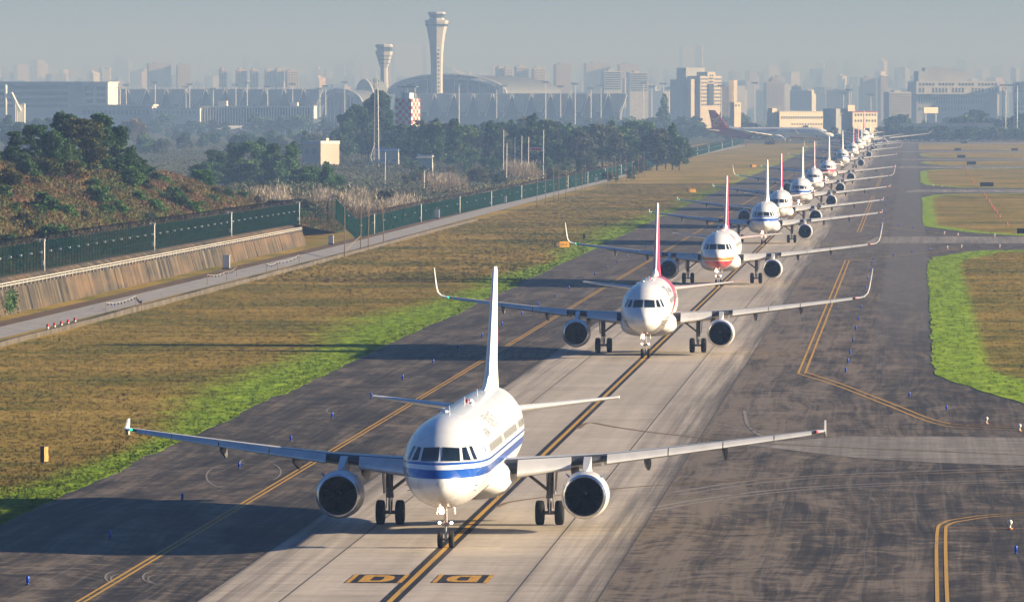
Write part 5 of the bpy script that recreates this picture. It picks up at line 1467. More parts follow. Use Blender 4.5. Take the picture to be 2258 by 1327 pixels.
# older tower
Y = 5600; T = base(847, Y, 'control_tower', 'shorter older control tower with stacked balconies', 'control tower'); s = S_(Y)
mb = MB(); octo(mb, [(300, 16), (150, 15), (147, 17)]); mb.build('shaft', M['b_conc'], T)
for a, b_, w0, w1 in ((147, 141, 19, 23), (139, 133, 24, 28), (131, 125, 28, 32), (123, 114, 33, 37)):
    mb = MB(); octo(mb, [(a, w0), (b_, w1)]); mb.build('storey', M['b_conc'], T)
    mb = MB(); octo(mb, [(b_ + .3, w1 - 3), (b_ - 2.3, w1 - 2)]); mb.build('storey_glazing', M['b_dark'], T)
mb = MB(); octo(mb, [(112, 28), (104, 34)]); mb.build('cab_glazing', M['b_dark'], T)
mb = MB(); octo(mb, [(104, 37), (100, 37), (98, 33)]); mb.build('cab_roof', M['b_conc'], T)
mb = MB(); mb.bar((0, 0, zat(98, Y)), (0, 0, zat(78, Y)), .25); mb.build('mast', M['b_grey'], T)
# terminal: concourses with slanting bays and an arched hall
def concourse(px0, px1, ptop, pbot, Y, pitch, label):
    o = base((px0 + px1) / 2, Y, 'terminal_concourse', label, 'terminal'); s = S_(Y)
    block(o, 'glass_wall', px0, px1, ptop + 1.5, Y + 5, 40, M['b_dark'])
    block(o, 'roof', px0 - 4, px1 + 4, ptop, Y - 2, 48, M['b_grey'], ptop + 1.5)
    n = int((px1 - px0) / pitch); zt, zb = zat(ptop + 1.6, Y), zat(pbot, Y)
    me = None
    for k in range(n + 1):
        x = xat(px0 + k * pitch + pitch / 2, Y) - o.location.x; a, c = pitch * .44 / s, pitch * .11 / s
        if me is None:
            mb = MB(); mb.add([(-a, -4, zt), (a, -4, zt), (c, 1, zb), (-c, 1, zb), (-a, 4.9, zt), (a, 4.9, zt), (c, 4.9, zb), (-c, 4.9, zb)],
                              [(0, 1, 2, 3), (1, 5, 6, 2), (2, 6, 7, 3), (3, 7, 4, 0), (0, 4, 5, 1)]); me = mb.mesh('bay_panel', M['b_steel']); recalc(me)
            mb = MB(); mb.tube([(a + .5, -4.6, zt), (c + .5, -.5, zb - 2.5)], .55, 5); mb.tube([(-a - .3, -4.6, zt), (-c - .3, -.5, zb - 2.5)], .3, 5); st = mb.mesh('strut', M['b_steel']); recalc(st)  # right strut thickened, so its shape stands for the bay's sunlit edge
        link('bay_panel', me, o, (x, 0, 0)); link('strut', st, o, (x, 0, 0))
    return o
concourse(915, 1368, 206, 248, 5000, 42.5, 'long right-hand terminal concourse with slanting bays below the big control tower')
lc = concourse(238, 690, 196, 230, 5300, 43, 'long left-hand terminal concourse with rows of white skylights on its roof')
sk = None
for k in range(44):
    x = xat(292 + k * 9, 5310) - lc.location.x; z = zat(196, 5300) + 1.2
    if sk is None:
        mb = MB(); mb.add([(-1.0, -1.2, 0), (1.0, -1.2, 0), (1.0, 1.2, 0), (-1.0, 1.2, 0), (-.7, -.9, 1.0), (.7, -.9, 1.0), (.7, .9, 1.0), (-.7, .9, 1.0)], [(4, 5, 6, 7), (0, 1, 5, 4), (1, 2, 6, 5), (2, 3, 7, 6), (3, 0, 4, 7)]); sk = mb.mesh('skylight', M['white_dull'])
    link('skylight', sk, lc, (x, 4 + (k % 3) * 6, zat(196, 5300)))
def arch_hall(pxa, pxb, pedge, ptop, Y, dep, shift, label):
    o = base((pxa + pxb) / 2, Y, 'terminal_hall', label, 'terminal'); s = S_(Y); w = (pxb - pxa) / s / 2; z0, zt = zat(pedge, Y), zat(ptop, Y)
    def arc(y, k, inset=0.0, up=0): 
        a = math.pi * k / 24; x = -math.cos(a) * (w - inset); return (x + shift * y / dep, y, z0 + (zt - z0 - inset * .5) * math.sin(a) + up)
    mb = MB(); mb.rings([[arc(0, k) for k in range(25)], [arc(dep, k) for k in range(25)]], cap0=False, cap1=False, closed=False); r = mb.build('roof', M['b_roof'], o, True)
    mb = MB()
    for k in range(24):
        a0, a1, b0, b1 = arc(-1, k, 0, .6), arc(-1, k + 1, 0, .6), arc(-1, k, 5), arc(-1, k + 1, 5)
        mb.bar(a0, a1, .7, 0, 5); mb.bar(b0, b1, .6, 0, 5); mb.bar(a0, b1, .35, 0, 4); mb.bar(a1, b1, .35, 0, 4)
    mb.build('arch_truss', M['b_steel'], o)
    mb = MB(); mb.poly([arc(3, k, 5) for k in range(25)] + [(w * .98, 3, 0), (-w * .98, 3, 0)]); mb.build('glass_front', M['b_dark'], o)
    for k in range(3, 22, 2):
        x = -math.cos(math.pi * k / 24) * (w - 5); mb = MB(); mb.box(x - .35, x + .35, 2, 3, 0, arc(0, k, 5.4)[2]); mb.build('mullion', M['b_steel'], o)
    return o
arch_hall(855, 1118, 208, 166, 5250, 160, 34, 'huge arched terminal hall with white lattice rim beside the big control tower')
arch_hall(700, 800, 232, 198, 5350, 80, 10, 'small arched terminal hall left of the lattice mast')
arch_hall(782, 826, 230, 178, 5500, 60, 8, 'narrow arched gateway between the two terminal halls')
# hangar-like office block at the left edge
Y = 4700; o = base(120, Y, 'office_block', 'long dark office block with white framed end at the left edge'); block(o, 'wall', -60, 182, 182, Y, 60, M['b_grey']); block(o, 'roof', -60, 240, 180, Y - 1, 64, M['b_steel'], 182)
for k in range(4): block(o, 'window_band', -60, 150, 189 + k * 14, Y - .4, 1, M['b_dark'], 196 + k * 14)
block(o, 'end_wall', 182, 238, 182.2, Y - 2, 60, M['b_white'])
for k in range(3):
    for a, b_ in ((186, 205), (213, 233)): block(o, 'window', a, b_, 191 + k * 14, Y - 2.4, 1, M['b_pane'], 199 + k * 14)
# low buildings before the left concourse
Y = 4500
o = base(255, Y, 'low_building', 'low grey building with flat roof in front of the left concourse'); block(o, 'wall', 172, 335, 234, Y, 30, M['b_grey']); block(o, 'roof', 170, 338, 231, Y - 1, 32, M['b_white'], 234); windows(o, 182, 330, 240, 256, 16, 1, Y, .7, .6)
o = base(390, Y, 'low_building', 'low white building with ten dark windows in front of the left concourse'); block(o, 'wall', 338, 441, 240, Y - 10, 20, M['b_white']); block(o, 'roof', 337, 442, 238.5, Y - 11, 22, M['b_steel'], 240); windows(o, 342, 432, 243, 253, 10, 1, Y - 10, .4, .5)
o = base(566, Y, 'low_building', 'long low building with white colonnade in front of the left concourse'); block(o, 'wall', 443, 690, 238, Y, 20, M['b_dark']); block(o, 'roof', 442, 692, 234, Y - 2, 24, M['b_white'], 238); block(o, 'end_wall', 686, 692, 234.3, Y - 2.5, 24, M['b_white'], 262)
me = None
for k in range(40):
    if me is None: mb = MB(); mb.box(-.35, .35, -1.5, 0, 0, zat(238, Y)); me = mb.mesh('column', M['b_white'])
    link('column', me, o, (xat(446 + k * 6.1, Y) - o.location.x, -.2, 0))
for a, b_, p in ((480, 500, 223), (640, 656, 226)): block(o, 'roof_house', a, b_, p, Y + 3, 8, M['b_white'], 234)
# batching plant at the left edge
Y = 3900; o = base(25, Y, 'silo_plant', 'pale silo and tangled plant structure at the left edge', 'plant'); s = S_(Y)
mb = MB(); mb.lathe([(0, 4 / s), (zat(190, Y), 4 / s), (zat(187, Y), 3 / s)], 14, (xat(12, Y) - o.location.x, 0, 0), 'z', 0, True); mb.build('silo', M['b_white'], o, True)
mb = MB(); mb.bar((xat(24, Y) - o.location.x, 0, zat(205, Y)), (xat(42, Y) - o.location.x, 3, zat(245, Y)), 1.2); mb.build('conveyor', M['b_white'], o)
for k in range(6): block(o, 'machine_house', 28 + k * 4, 34 + k * 4, 226 + (k * 7) % 16, Y + k, 4, M['b_white'], None)
# small white house among the trees
Y = 2200; o = empty('small_house', (xat(707, Y), Y, 0), R(-44)); tag(o, 'small white flat-roofed house among the lowland trees', 'house')
h = zat(311, Y); mb = MB(); mb.box(-4.6, 4.6, -4, 4, 0, h - 1); mb.build('wall', M['b_tan'], o)
mb = MB(); mb.box(-4.75, 4.75, -4.15, 4.15, h - 1, h); mb.build('parapet', M['b_grey'], o)
for x in (-2.2, 1.4):
    mb = MB(); mb.box(x - .55, x + .55, -4.12, -3.95, h - 4, h - 2.3); mb.build('window', M['b_pane'], o)
mb = MB(); mb.box(3.2, 4.0, -1, 0, h, h + .9); mb.build('chimney', M['b_white'], o)
# checkered radar building
Y = 2700; o = empty('checkered_building', (xat(899, Y), Y, 0), R(-24)); tag(o, 'red and white checkered radar building behind the trees', 'building'); s = S_(Y); zt = zat(218, Y)
mb = MB(); mb.box(-3.6, 3.6, -3.6, 3.6, 0, zt); mb.build('wall', M['b_white'], o)
q = 7.2 / 5
for j in range(7):
    for i in range(5):
        if (i + j) % 2 == 0:
            mb = MB(); mb.box(-3.6 + i * q, -3.6 + (i + 1) * q, -3.68, -3.6, zt - (j + 1) * q, zt - j * q - .01); mb.build('red_panel', M['b_red'], o)
            mb = MB(); mb.box(3.6, 3.68, -3.6 + i * q, -3.6 + (i + 1) * q, zt - (j + 1) * q, zt - j * q - .01); mb.build('red_panel', M['b_red'], o)
mb = MB(); mb.box(-1.8, 1.8, -1.8, 1.8, zt, zt + 2.3); mb.build('roof_house', M['b_steel'], o)
mb = MB(); mb.bar((0, 0, zt + 2.3), (0, 0, zt + 4.6), .12); mb.box(-4.2, 4.2, -.3, .3, zt + 4.5, zt + 5.0); mb.build('radar_antenna', M['b_grey'], o)
# lattice mast
Y = 2100; o = empty('lattice_mast', (xat(830, Y), Y, 0)); tag(o, 'white lattice radio mast with guy struts before the grove', 'mast'); H_ = zat(172, Y); mb = MB(); n = 22
for sx, sy in ((-1, -1), (1, -1), (1, 1), (-1, 1)): mb.bar((sx * .8, sy * .8, 0), (sx * .45, sy * .45, H_), .05, 0, 4)
for k in range(n):
    z0, z1 = H_ * k / n, H_ * (k + 1) / n; a, b_ = .8 - .35 * k / n, .8 - .35 * (k + 1) / n; q = 1 if k % 2 else -1
    for sx, sy, tx, ty in ((-1, -1, 1, -1), (1, -1, 1, 1), (1, 1, -1, 1), (-1, 1, -1, -1)): mb.bar((sx * a, sy * a, z0), (tx * b_, ty * b_, z1), .03, 0, 4); mb.bar((sx * b_, sy * b_, z1), (tx * b_, ty * b_, z1), .03, 0, 4)
mb.build('lattice', M['b_steel'], o)
mb = MB(); mb.bar((-.5, 0, 8), (-2.8, 0, 0), .10, 0, 4); mb.bar((-1.9, 0, 4), (-.7, 0, 0), .08, 0, 4); mb.build('strut', M['white_dull'], o)
for k, z in enumerate((H_ - 3.2, H_ - 1.5)):
    for sx in (-1, 1): mb = MB(); mb.box(sx * .7 - .14, sx * .7 + .14, -.9, -.65, z, z + 1.4); mb.build('antenna', M['white_dull'], o)
mb = MB(); mb.bar((0, 0, H_), (0, 0, H_ + 1.6), .04); mb.build('lightning_rod', M['white_dull'], o)
# sheds of a yard
for k, (px0, px1, pt, pb, Y, mat) in enumerate([(825, 880, 328, 333, 2250, 'b_blue'), (900, 950, 331, 338, 2200, 'b_blue'), (918, 955, 341, 352, 2000, 'b_white')]):
    o = base((px0 + px1) / 2, Y, 'yard_shed', 'low shed with %s roof in the yard among the trees, %s from the left' % ('blue' if mat == 'b_blue' else 'white', nth([825, 900, 918].index(px0) + 1)), 'shed', 'sheds in the yard')
    block(o, 'wall', px0 + 2, px1 - 2, pt + 2, Y, 5, M['b_grey']); x0, x1 = xat(px0, Y) - o.location.x, xat(px1, Y) - o.location.x; z = zat(pt, Y); mb = MB()
    mb.add([(x0, -.6, z - .9), (x1, -.6, z - .9), (x1, 5.5, z + .2), (x0, 5.5, z + .2), (x0, -.6, z - 1.05), (x1, -.6, z - 1.05), (x1, 5.5, z + .05), (x0, 5.5, z + .05)], [(0, 1, 2, 3), (4, 7, 6, 5), (0, 4, 5, 1), (1, 5, 6, 2), (2, 6, 7, 3), (3, 7, 4, 0)]); mb.build('roof', M[mat], o)
# poles and a banner at the wood's edge
for k, (px, pt, pb, Y) in enumerate([(1110, 287, 312, 1900), (1117, 316, 348, 1750), (1135, 303, 330, 1850), (1150, 300, 330, 1850), (1165, 302, 340, 1800), (1198, 287, 342, 1800), (1056 - 121, 376, 390, 1500), (849, 336, 366, 1700)]):
    mb = MB(); mb.tube([(0, 0, 0), (.1, 0, zat(pt, Y))], .10, 6); p_ = mb.build('utility_pole', M['white_dull']); p_.location = (xat(px, Y), Y, 0); tag(p_, 'pale utility pole at the edge of the wood, %s from the left' % nth(sorted([1110, 1117, 1135, 1150, 1165, 1198, 935, 849]).index(px) + 1), 'pole', 'utility poles by the wood')
o = base(1184, 1800, 'banner', 'pale blue banner with red characters tied between two poles', 'banner'); block(o, 'cloth', 1168, 1197, 325, 1799.5, .06, flat('pale_blue_cloth', (0.42, 0.52, 0.62), 0.8), 334)
for k in range(5): block(o, 'red_character', 1171 + k * 5, 1174.6 + k * 5, 327, 1799.2, .08, M['b_red'], 332)
# striped blockhouse beside the fence with its lookout
Y = 2330; o = base(1388, Y, 'striped_blockhouse', 'red and white striped blockhouse beside the fence'); block(o, 'wall', 1352, 1412, 330, Y, 6, M['b_white'], None)
for k in range(7): block(o, 'red_stripe', 1354 + k * 8.4, 1358.2 + k * 8.4, 330.3, Y - .1, .15, M['b_red'], 352)
x1 = xat(1412, Y) - o.location.x; mb = MB(); mb.box(x1 + .01, x1 + .12, 0, 6, .5, zat(331, Y)); mb.build('red_end', M['b_red'], o)
o = base(1373, Y, 'lookout_cabin', 'small glazed lookout cabin on top of the striped blockhouse', 'cabin'); o.location.z = zat(330, Y)
mb = MB(); mb.box(-1.2, 1.2, 1, 3, 0, 2.0); mb.build('glazing', M['b_dark'], o)
mb = MB(); mb.box(-1.5, 1.5, .7, 3.3, 2.0, 2.25); mb.build('roof', M['b_white'], o)
for x in (-1.2, 1.2): mb = MB(); mb.box(x - .1, x + .1, .95, 1.1, 0, 2.0); mb.build('post', M['b_white'], o)
o = base(1437, 2350, 'white_hut', 'plain white hut with a taller block beside the striped blockhouse', 'hut'); block(o, 'wall', 1424, 1454, 333, 2350, 5, M['b_grey']); block(o, 'tower_block', 1431, 1442, 310, 2352, 3, M['b_white'], 333)
# a walker on the perimeter road
def person(px, py, label):
    p = gp(px, py); o = empty('person', (p.x, p.y, .05)); tag(o, label, 'person')
    mb = MB(); J = [((-.12, 0, .05), .07), ((-.11, .02, .45), .075), ((-.09, 0, .88), .10), ((0, 0, 1.0), .16), ((0, 0, 1.25), .17), ((0, -.02, 1.45), .14), ((0, -.02, 1.55), .06), ((0, -.03, 1.62), .10), ((0, -.03, 1.74), .09)]
    mb.tube([j[0] for j in J], [j[1] for j in J], 10); mb.tube([(.13, .1, .05), (.11, .03, .45), (.08, 0, .92)], [.06, .075, .10], 8)
    for sx in (-1, 1): mb.tube([(sx * .17, 0, 1.42), (sx * .25, .02, 1.15), (sx * .24, -.08, .9)], [.06, .05, .04], 7)
    b = mb.build('body', flat('dark_clothes', (0.03, 0.03, 0.05), 0.9), o, True)
    mb = MB(); mb.tube([(0, .0, 1.0), (0, 0, 1.25), (0, -.02, 1.47)], [.20, .21, .15], 10); mb.build('red_jacket', flat('red_jacket', (0.65, 0.03, 0.05), 0.8), o, True)
person(1645, 324, 'person in a red top walking at the far end of the patrol road')
# white tower block with balconies
Y = 5400; o = base(1567, Y, 'hotel_block', 'white eight-storey block with stepped top and side wings'); block(o, 'wall', 1541, 1594, 168, Y, 22, M['b_cream']); block(o, 'raised_centre', 1558, 1578, 159, Y - .5, 18, M['b_cream'], 168); block(o, 'rear_crown', 1543, 1590, 150, Y + 24, 16, M['b_grey'])
block(o, 'glass_slot', 1562, 1574, 185, Y - .8, 1, M['b_dark'], 232); block(o, 'left_wing', 1508, 1541, 176, Y + 8, 20, M['b_grey']); block(o, 'left_stair', 1521, 1530, 175, Y + 2, 8, M['b_cream']); block(o, 'right_wing', 1594, 1628, 190, Y + 10, 18, M['b_grey']); block(o, 'right_stair', 1628, 1637, 177, Y + 2, 8, M['b_cream'])
windows(o, 1542, 1560, 171, 235, 4, 8, Y, .62, .45); windows(o, 1576, 1594, 171, 235, 4, 8, Y, .62, .45); windows(o, 1563, 1574, 163, 184, 2, 3, Y - .5, .5, .45)
# cream buildings beyond the crossing wide-body
Y = 3900; o = base(1767, Y, 'airfield_building', 'long cream two-storey building behind the wide-body crossing the taxiway'); block(o, 'wall', 1711, 1826, 247, Y, 14, M['b_cream']); block(o, 'roof_edge', 1710, 1827, 245.5, Y - .4, 15, M['b_white'], 247); windows(o, 1714, 1823, 255, 264, 18, 1, Y, .5, .6); windows(o, 1740, 1823, 270, 278, 12, 1, Y, .4, .5)
block(o, 'roof_house', 1697, 1709, 239, Y + 2, 5, M['b_cream'])
o = base(1633, Y - 100, 'guard_tower', 'small cream tower with dark slits behind the tail of the crossing wide-body'); block(o, 'wall', 1617, 1634, 226, Y - 100, 5, M['b_cream']); windows(o, 1618, 1633, 229, 237, 2, 1, Y - 100, .3, .6)
Y = 3850; o = base(1905, Y, 'airfield_building', 'white two-storey building with red roof edge behind the end of the queue'); block(o, 'wall', 1876, 1940, 247, Y, 12, M['b_cream']); block(o, 'red_eave', 1875, 1941, 246, Y - .5, 13, M['b_red'], 247.3); block(o, 'grey_wing', 1840, 1876, 240, Y + 3, 14, M['b_grey']); block(o, 'roof_sign', 1866, 1884, 232, Y + 1, 1, M['b_cream'], 246)
windows(o, 1880, 1938, 250, 257, 8, 1, Y, .5, .7); windows(o, 1880, 1938, 263, 270, 8, 1, Y, .5, .7)
o = base(2080, 3700, 'boundary_wall', 'long low cream wall at the edge of the airfield on the right', 'wall'); block(o, 'wall', 1988, 2190, 273, 3700, 1, M['b_cream'], 279); block(o, 'footing', 1988, 2190, 279, 3700.1, .8, M['b_grey']); block(o, 'coping', 1987, 2191, 272, 3699.7, 1.6, M['b_white'], 273)
o = base(2053, 3950, 'billboard', 'blank cream billboard in front of the big office building', 'billboard'); block(o, 'board', 2034, 2072, 237, 3950, .8, M['b_cream'], 250); 
for a in (2039, 2066): block(o, 'leg', a, a + 2, 250, 3950.2, .4, M['b_grey'])
# big office building on the right
Y = 5600; o = base(2110, Y, 'office_complex', 'large pale office complex with stepped top on the right'); block(o, 'lower_wall', 2018, 2170, 208, Y, 30, M['b_grey']); block(o, 'upper_wall', 2015, 2204, 180, Y - 4, 30, M['b_white'], 208); block(o, 'penthouse', 2028, 2142, 158, Y + 8, 16, M['b_grey'], 180); block(o, 'roof_house', 2044, 2104, 150, Y + 10, 10, M['b_grey'], 158); block(o, 'right_wing', 2150, 2205, 208, Y + 5, 20, M['b_grey'])
windows(o, 2020, 2200, 183, 190, 24, 1, Y - 4, .55, .8, skip=tuple((k, 0) for k in (5, 11, 17))); windows(o, 2020, 2200, 193, 206, 24, 1, Y - 4, .45, .8, skip=tuple((k, 0) for k in (2, 3, 9, 14, 15, 20))); windows(o, 2022, 2168, 210, 218, 26, 1, Y, .6, .7); windows(o, 2022, 2168, 220, 230, 26, 1, Y, .5, .8); windows(o, 2022, 2168, 236, 246, 20, 1, Y, .5, .7)
o = base(2250, Y, 'office_block', 'pale office block cut by the right edge of the picture'); block(o, 'wall', 2234, 2300, 181, Y, 25, M['b_white']); windows(o, 2236, 2290, 186, 206, 8, 2, Y, .5, .7); windows(o, 2236, 2290, 225, 245, 8, 2, Y, .5, .7)
o = base(2227, 3800, 'gantry_tower', 'twin lattice gantry towers at the right edge', 'mast'); s = S_(3800)
for sx in (-1, 1):
    mb = MB(); w = 3
    for k in range(10):
        z0, z1 = zat(260, 3800) + k * 1.2 * 4 / s, 0
    H_ = zat(190, 3800)
    for a, b_ in ((-.9, -.9), (.9, -.9), (.9, .9), (-.9, .9)): mb.bar((sx * 3.2 + a, b_, 0), (sx * 3.2 + a, b_, H_), .16, 0, 4)
    for k in range(14): mb.bar((sx * 3.2 - .9, -.9, H_ * k / 14), (sx * 3.2 + .9, -.9, H_ * (k + 1) / 14), .10, 0, 4); mb.bar((sx * 3.2 + .9, -.9, H_ * k / 14), (sx * 3.2 - .9, -.9, H_ * (k + 1) / 14), .10, 0, 4)
    mb.build('lattice', M['b_steel'], o)
mb = MB(); mb.box(-5.5, 5.5, -.6, .6, H_, H_ + .8); mb.build('crossbeam', M['b_steel'], o)
# grey blocks in the middle distance, some warm where the sun reaches
for k, (a, b_, t, Y, mat) in enumerate([(1742, 1790, 200, 7000, 'b_grey'), (1745, 1768, 190, 7020, 'b_grey'), (1822, 1872, 199, 7050, 'b_grey'), (1690, 1728, 182, 8200, 'b_tan'), (1702, 1716, 172, 8300, 'b_tan'), (1903, 1932, 172, 8500, 'b_tan'), (1942, 1958, 170, 8500, 'b_tan'), (1332, 1372, 157, 7000, 'b_white'), (1388, 1430, 160, 7200, 'b_white'), (1960, 2010, 203, 5200, 'b_white'), (488, 500, 152, 7600, 'b_cream'), (524, 545, 153, 7600, 'b_cream'), (556, 570, 153, 7600, 'b_cream'), (588, 606, 154, 7600, 'b_cream'), (610, 626, 154, 7600, 'b_cream'), (634, 660, 155, 7600, 'b_cream'), (328, 378, 140, 9000, 'b_tan'), (392, 420, 142, 9000, 'b_tan'), (1098, 1112, 148, 7800, 'b_cream'), (1113, 1131, 150, 7800, 'b_cream'), (1140, 1166, 147, 7900, 'b_cream'), (1178, 1204, 150, 7900, 'b_cream'), (1226, 1260, 142, 8800, 'b_tan'), (1292, 1345, 140, 9500, 'b_tan'), (1366, 1410, 142, 9500, 'b_tan')]):
    o = base((a + b_) / 2, Y, 'city_block', '%s block beyond the airport, %s from the left among the nearer city blocks' % ({'b_grey': 'grey', 'b_cream': 'cream sunlit', 'b_white': 'white banded', 'b_tan': 'tan'}[mat], nth(sorted([1742, 1745, 1822, 1690, 1702, 1903, 1942, 1332, 1388, 1960, 488, 524, 556, 588, 610, 634, 328, 392, 1098, 1113, 1140, 1178, 1226, 1292, 1366]).index(a) + 1)), 'building', 'nearer city blocks', 0 if mat == 'b_grey' else 14)
    block(o, 'wall', a, b_, t, Y, 18, M[mat]); block(o, 'roof_house', a + (b_ - a) * .3, a + (b_ - a) * .6, t - 3, Y + 5, 12, M[mat], t)
    if mat == 'b_white' and t < 170:
        for j in range(8): block(o, 'window_band', a + 2, b_ - 2, t + 3 + j * 5, Y - .4, 1, M['b_dark'], t + 5.2 + j * 5)
    elif b_ - a > 11 and Y < 8500: windows(o, a + 1, b_ - 1, t + 3, t + 52, max(2, int((b_ - a) / 6)), 9, Y, .5, .45)
# apron floodlight masts
ml = None; MA = [265, 278, 342, 410, 418, 470, 520, 545, 590, 645, 705, 718, 760, 915, 1012, 1095, 1110, 1203, 1236, 1268, 1303, 1325, 1419, 1437, 1463, 1475, 1590, 1664, 1860, 1872, 1920]
for k, px in enumerate(MA):
    Y = 4750 + (k * 53) % 300 - (250 if px > 1800 else 0); o = base(px, Y, 'floodlight_mast', 'thin apron floodlight mast, %s from the left' % nth(k + 1), 'light mast', 'apron floodlight masts'); h = 31 + (k * 7) % 5 - (5 if px > 1800 else 0)
    mb = MB(); mb.tube([(0, 0, 0), (0, 0, h)], [.55, .32], 6); mb.build('mast', M['b_white'] if k % 3 else M['b_steel'], o)
    mb = MB(); mb.box(-2.6, 2.6, -.8, .8, h - .3, h + .6); mb.build('lamp_head', M['b_grey'], o)
# skyline of the city, three rows deep in the haze
rc = random.Random(21); SKY = []
for (Y, n, t0, t1, w0, w1) in ((9800, 92, 172, 214, 8, 26), (14000, 100, 146, 192, 8, 24), (19500, 96, 118, 168, 9, 26)):
    for k in range(n):
        px = -30 + 2320 * (k + rc.uniform(.1, .9)) / n; prof = .5 + .5 * math.sin(px * .0031 + Y * .001); t = t1 - (t1 - t0) * (.25 + .75 * rc.random() ** 1.6) * (.45 + .55 * prof)
        SKY.append((px, px + rc.uniform(w0, w1), t, Y + rc.uniform(-700, 700), rc.choice(['b_grey', 'b_roof', 'b_tan', 'b_roof', 'b_tan', 'b_steel']), rc.random()))
SKY += [(940, 976, 96, 19000, 'b_steel', .2), (1505, 1535, 100, 18800, 'b_grey', .2), (1533, 1548, 102, 18700, 'b_tan', .2), (870, 940, 96, 19600, 'b_grey', .9)]
SKY.sort()
for k, (a, b_, t, Y, mat, q) in enumerate(SKY):
    o = base((a + b_) / 2, Y, 'skyline_building', 'faint hazy building of the city skyline, %s from the left' % nth(k + 1), 'building', 'hazy city skyline', rc.choice([0, 8, 16, 24, 30, -12]))
    d = 40 * rc.uniform(.6, 1.5)
    block(o, 'wall', a, b_, t, Y, d, M[mat])
    if q < .55: block(o, 'roof_house', a + (b_ - a) * (.15 + .4 * q), a + (b_ - a) * (.4 + .5 * q), t - 2 - 6 * q, Y + 4, d * .5, M[mat], t)
    if q > .7: block(o, 'stepped_wing', b_, b_ + 7, t + 9, Y + 4, d * .7, M[mat])
# ================================================================== SMALL THINGS BESIDE THE PAVEMENT
M['bluelamp'] = flat('blue_lamp_body', (0.006, 0.06, 0.50), 0.35, 0, 0.1)
M['dark'] = flat('dark_metal', (0.02, 0.02, 0.022), 0.6, 0, 0.2, 3)
M['sign_yellow'] = flat('sign_yellow', (0.62, 0.30, 0.02), 0.5, 0, 0.12, 2)
M['sign_black'] = flat('sign_black', (0.014, 0.014, 0.018), 0.5, 0, 0.2, 2)
bl = MB(); bl.lathe([(0, .10), (.03, .10), (.035, .045), (.10, .045), (.105, .07), (.34, .07), (.37, .055), (.38, 0)], 12, axis='z')
bl_me = bl.mesh('blue_light', M['bluelamp'], True); recalc(bl_me)
bb = MB(); bb.lathe([(0, .12), (.03, .12), (.04, .05)], 10, axis='z'); bb_me = bb.mesh('base', M['dark']); recalc(bb_me)
def blue_light(x, y, label, group):
    o = empty('taxiway_edge_light', (x, y, .004)); tag(o, label, 'edge light', group)
    link('lamp_body', bl_me, o); link('base', bb_me, o)
LL = [281 + 30.1 * k for k in range(24)]
for k, y in enumerate(LL): blue_light(-15.75 - (k % 2) * .1, y, 'blue taxiway edge light left of the queue, %s from the front' % nth(k + 1), 'blue edge lights on the left')
RL = [507, 525, 544, 572, 602, 630, 665, 700, 735, 775, 815, 850, 1090, 1125, 1160, 1200, 1240, 1285, 1330, 1380, 1440]
for k, y in enumerate(RL): blue_light(16.1, y, 'blue taxiway edge light right of the queue, %s from the front' % nth(k + 1), 'blue edge lights on the right')
for k, (px, py) in enumerate([(2005, 876), (2087, 905), (2240, 1221), (1926, 574), (1970, 565), (2011, 559), (2051, 553), (1981, 500), (2013, 505), (2045, 510)]):
    p = gp(px, py); blue_light(p.x, p.y, 'blue edge light by the right-hand exits, %s counted from the front exit' % nth(k + 1), 'blue edge lights at the exits')
wl = MB(); wl.lathe([(0, .12), (.04, .12), (.05, .05), (.22, .05), (.23, .10), (.36, .12), (.42, .08), (.44, 0)], 12, axis='z'); wl_me = wl.mesh('cap', M['white_dull'], True); recalc(wl_me)
ob = MB(); ob.lathe([(0, .13), (.05, .13), (.06, .06)], 10, axis='z'); ob_me = ob.mesh('base', M['orange']); recalc(ob_me)
for k, (px, py) in enumerate([(2175, 934), (2248, 950), (2227, 1166), (2082, 517), (2112, 520), (2193, 522), (2089, 549), (2120, 547), (2204, 546), (2058, 411), (2077, 413)]):
    p = gp(px, py); o = empty('guard_light', (p.x, p.y, .004)); tag(o, 'small white topped light at the right-hand exits, %s counted from the left of the photo' % nth(sorted([2175, 2248, 2227, 2082, 2112, 2193, 2089, 2120, 2204, 2058, 2077]).index(px) + 1), 'edge light', 'white lights at the exits')
    link('cap', wl_me, o); link('base', ob_me, o)
# guidance signs
def sign(px, py, w, h, label, txt=True, rz=0.0, far=False):
    p = gp(px, py); o = empty('guidance_sign', (p.x, p.y, 0), rz); tag(o, label, 'sign', 'guidance signs on the left verge')
    b1 = -w / 2 + w * .31
    mb = MB(); mb.box(-w / 2, b1, 0, .22, .18, .18 + h); mb.build('black_panel', M['sign_black'], o)
    mb = MB(); mb.box(b1 + .004, w / 2, 0.003, .22, .18, .18 + h); mb.build('yellow_panel', M['sign_yellow'], o)
    for x in (-w * .35, w * .35):
        mb = MB(); mb.box(x - .04, x + .04, .08, .14, 0, .18); mb.build('leg', M['dark'], o)
    if txt:
        for (body, x0, mat, sc) in (('D', -w / 2 + w * .09, M['sign_yellow'], .72), ('D1→', b1 + w * .06, M['sign_black'], .66)):
            v, f = text_mesh(body, h * sc); mb = MB(); mb.add([(x0 + a[0] * (.85 if len(body) > 1 else 1), -.012, .18 + h * .24 + a[1]) for a in v], f); mb.build('lettering', mat, o)
sign(1240, 548, 2.1, .80, 'black and yellow guidance sign reading D and D1 with an arrow', True, R(24))
sign(1525, 426, 2.1, .75, 'small black and yellow guidance sign farther along the left verge', True, R(24))
sign(1661, 370, 2.1, .75, 'farthest black and yellow guidance sign on the left verge', False, R(24))
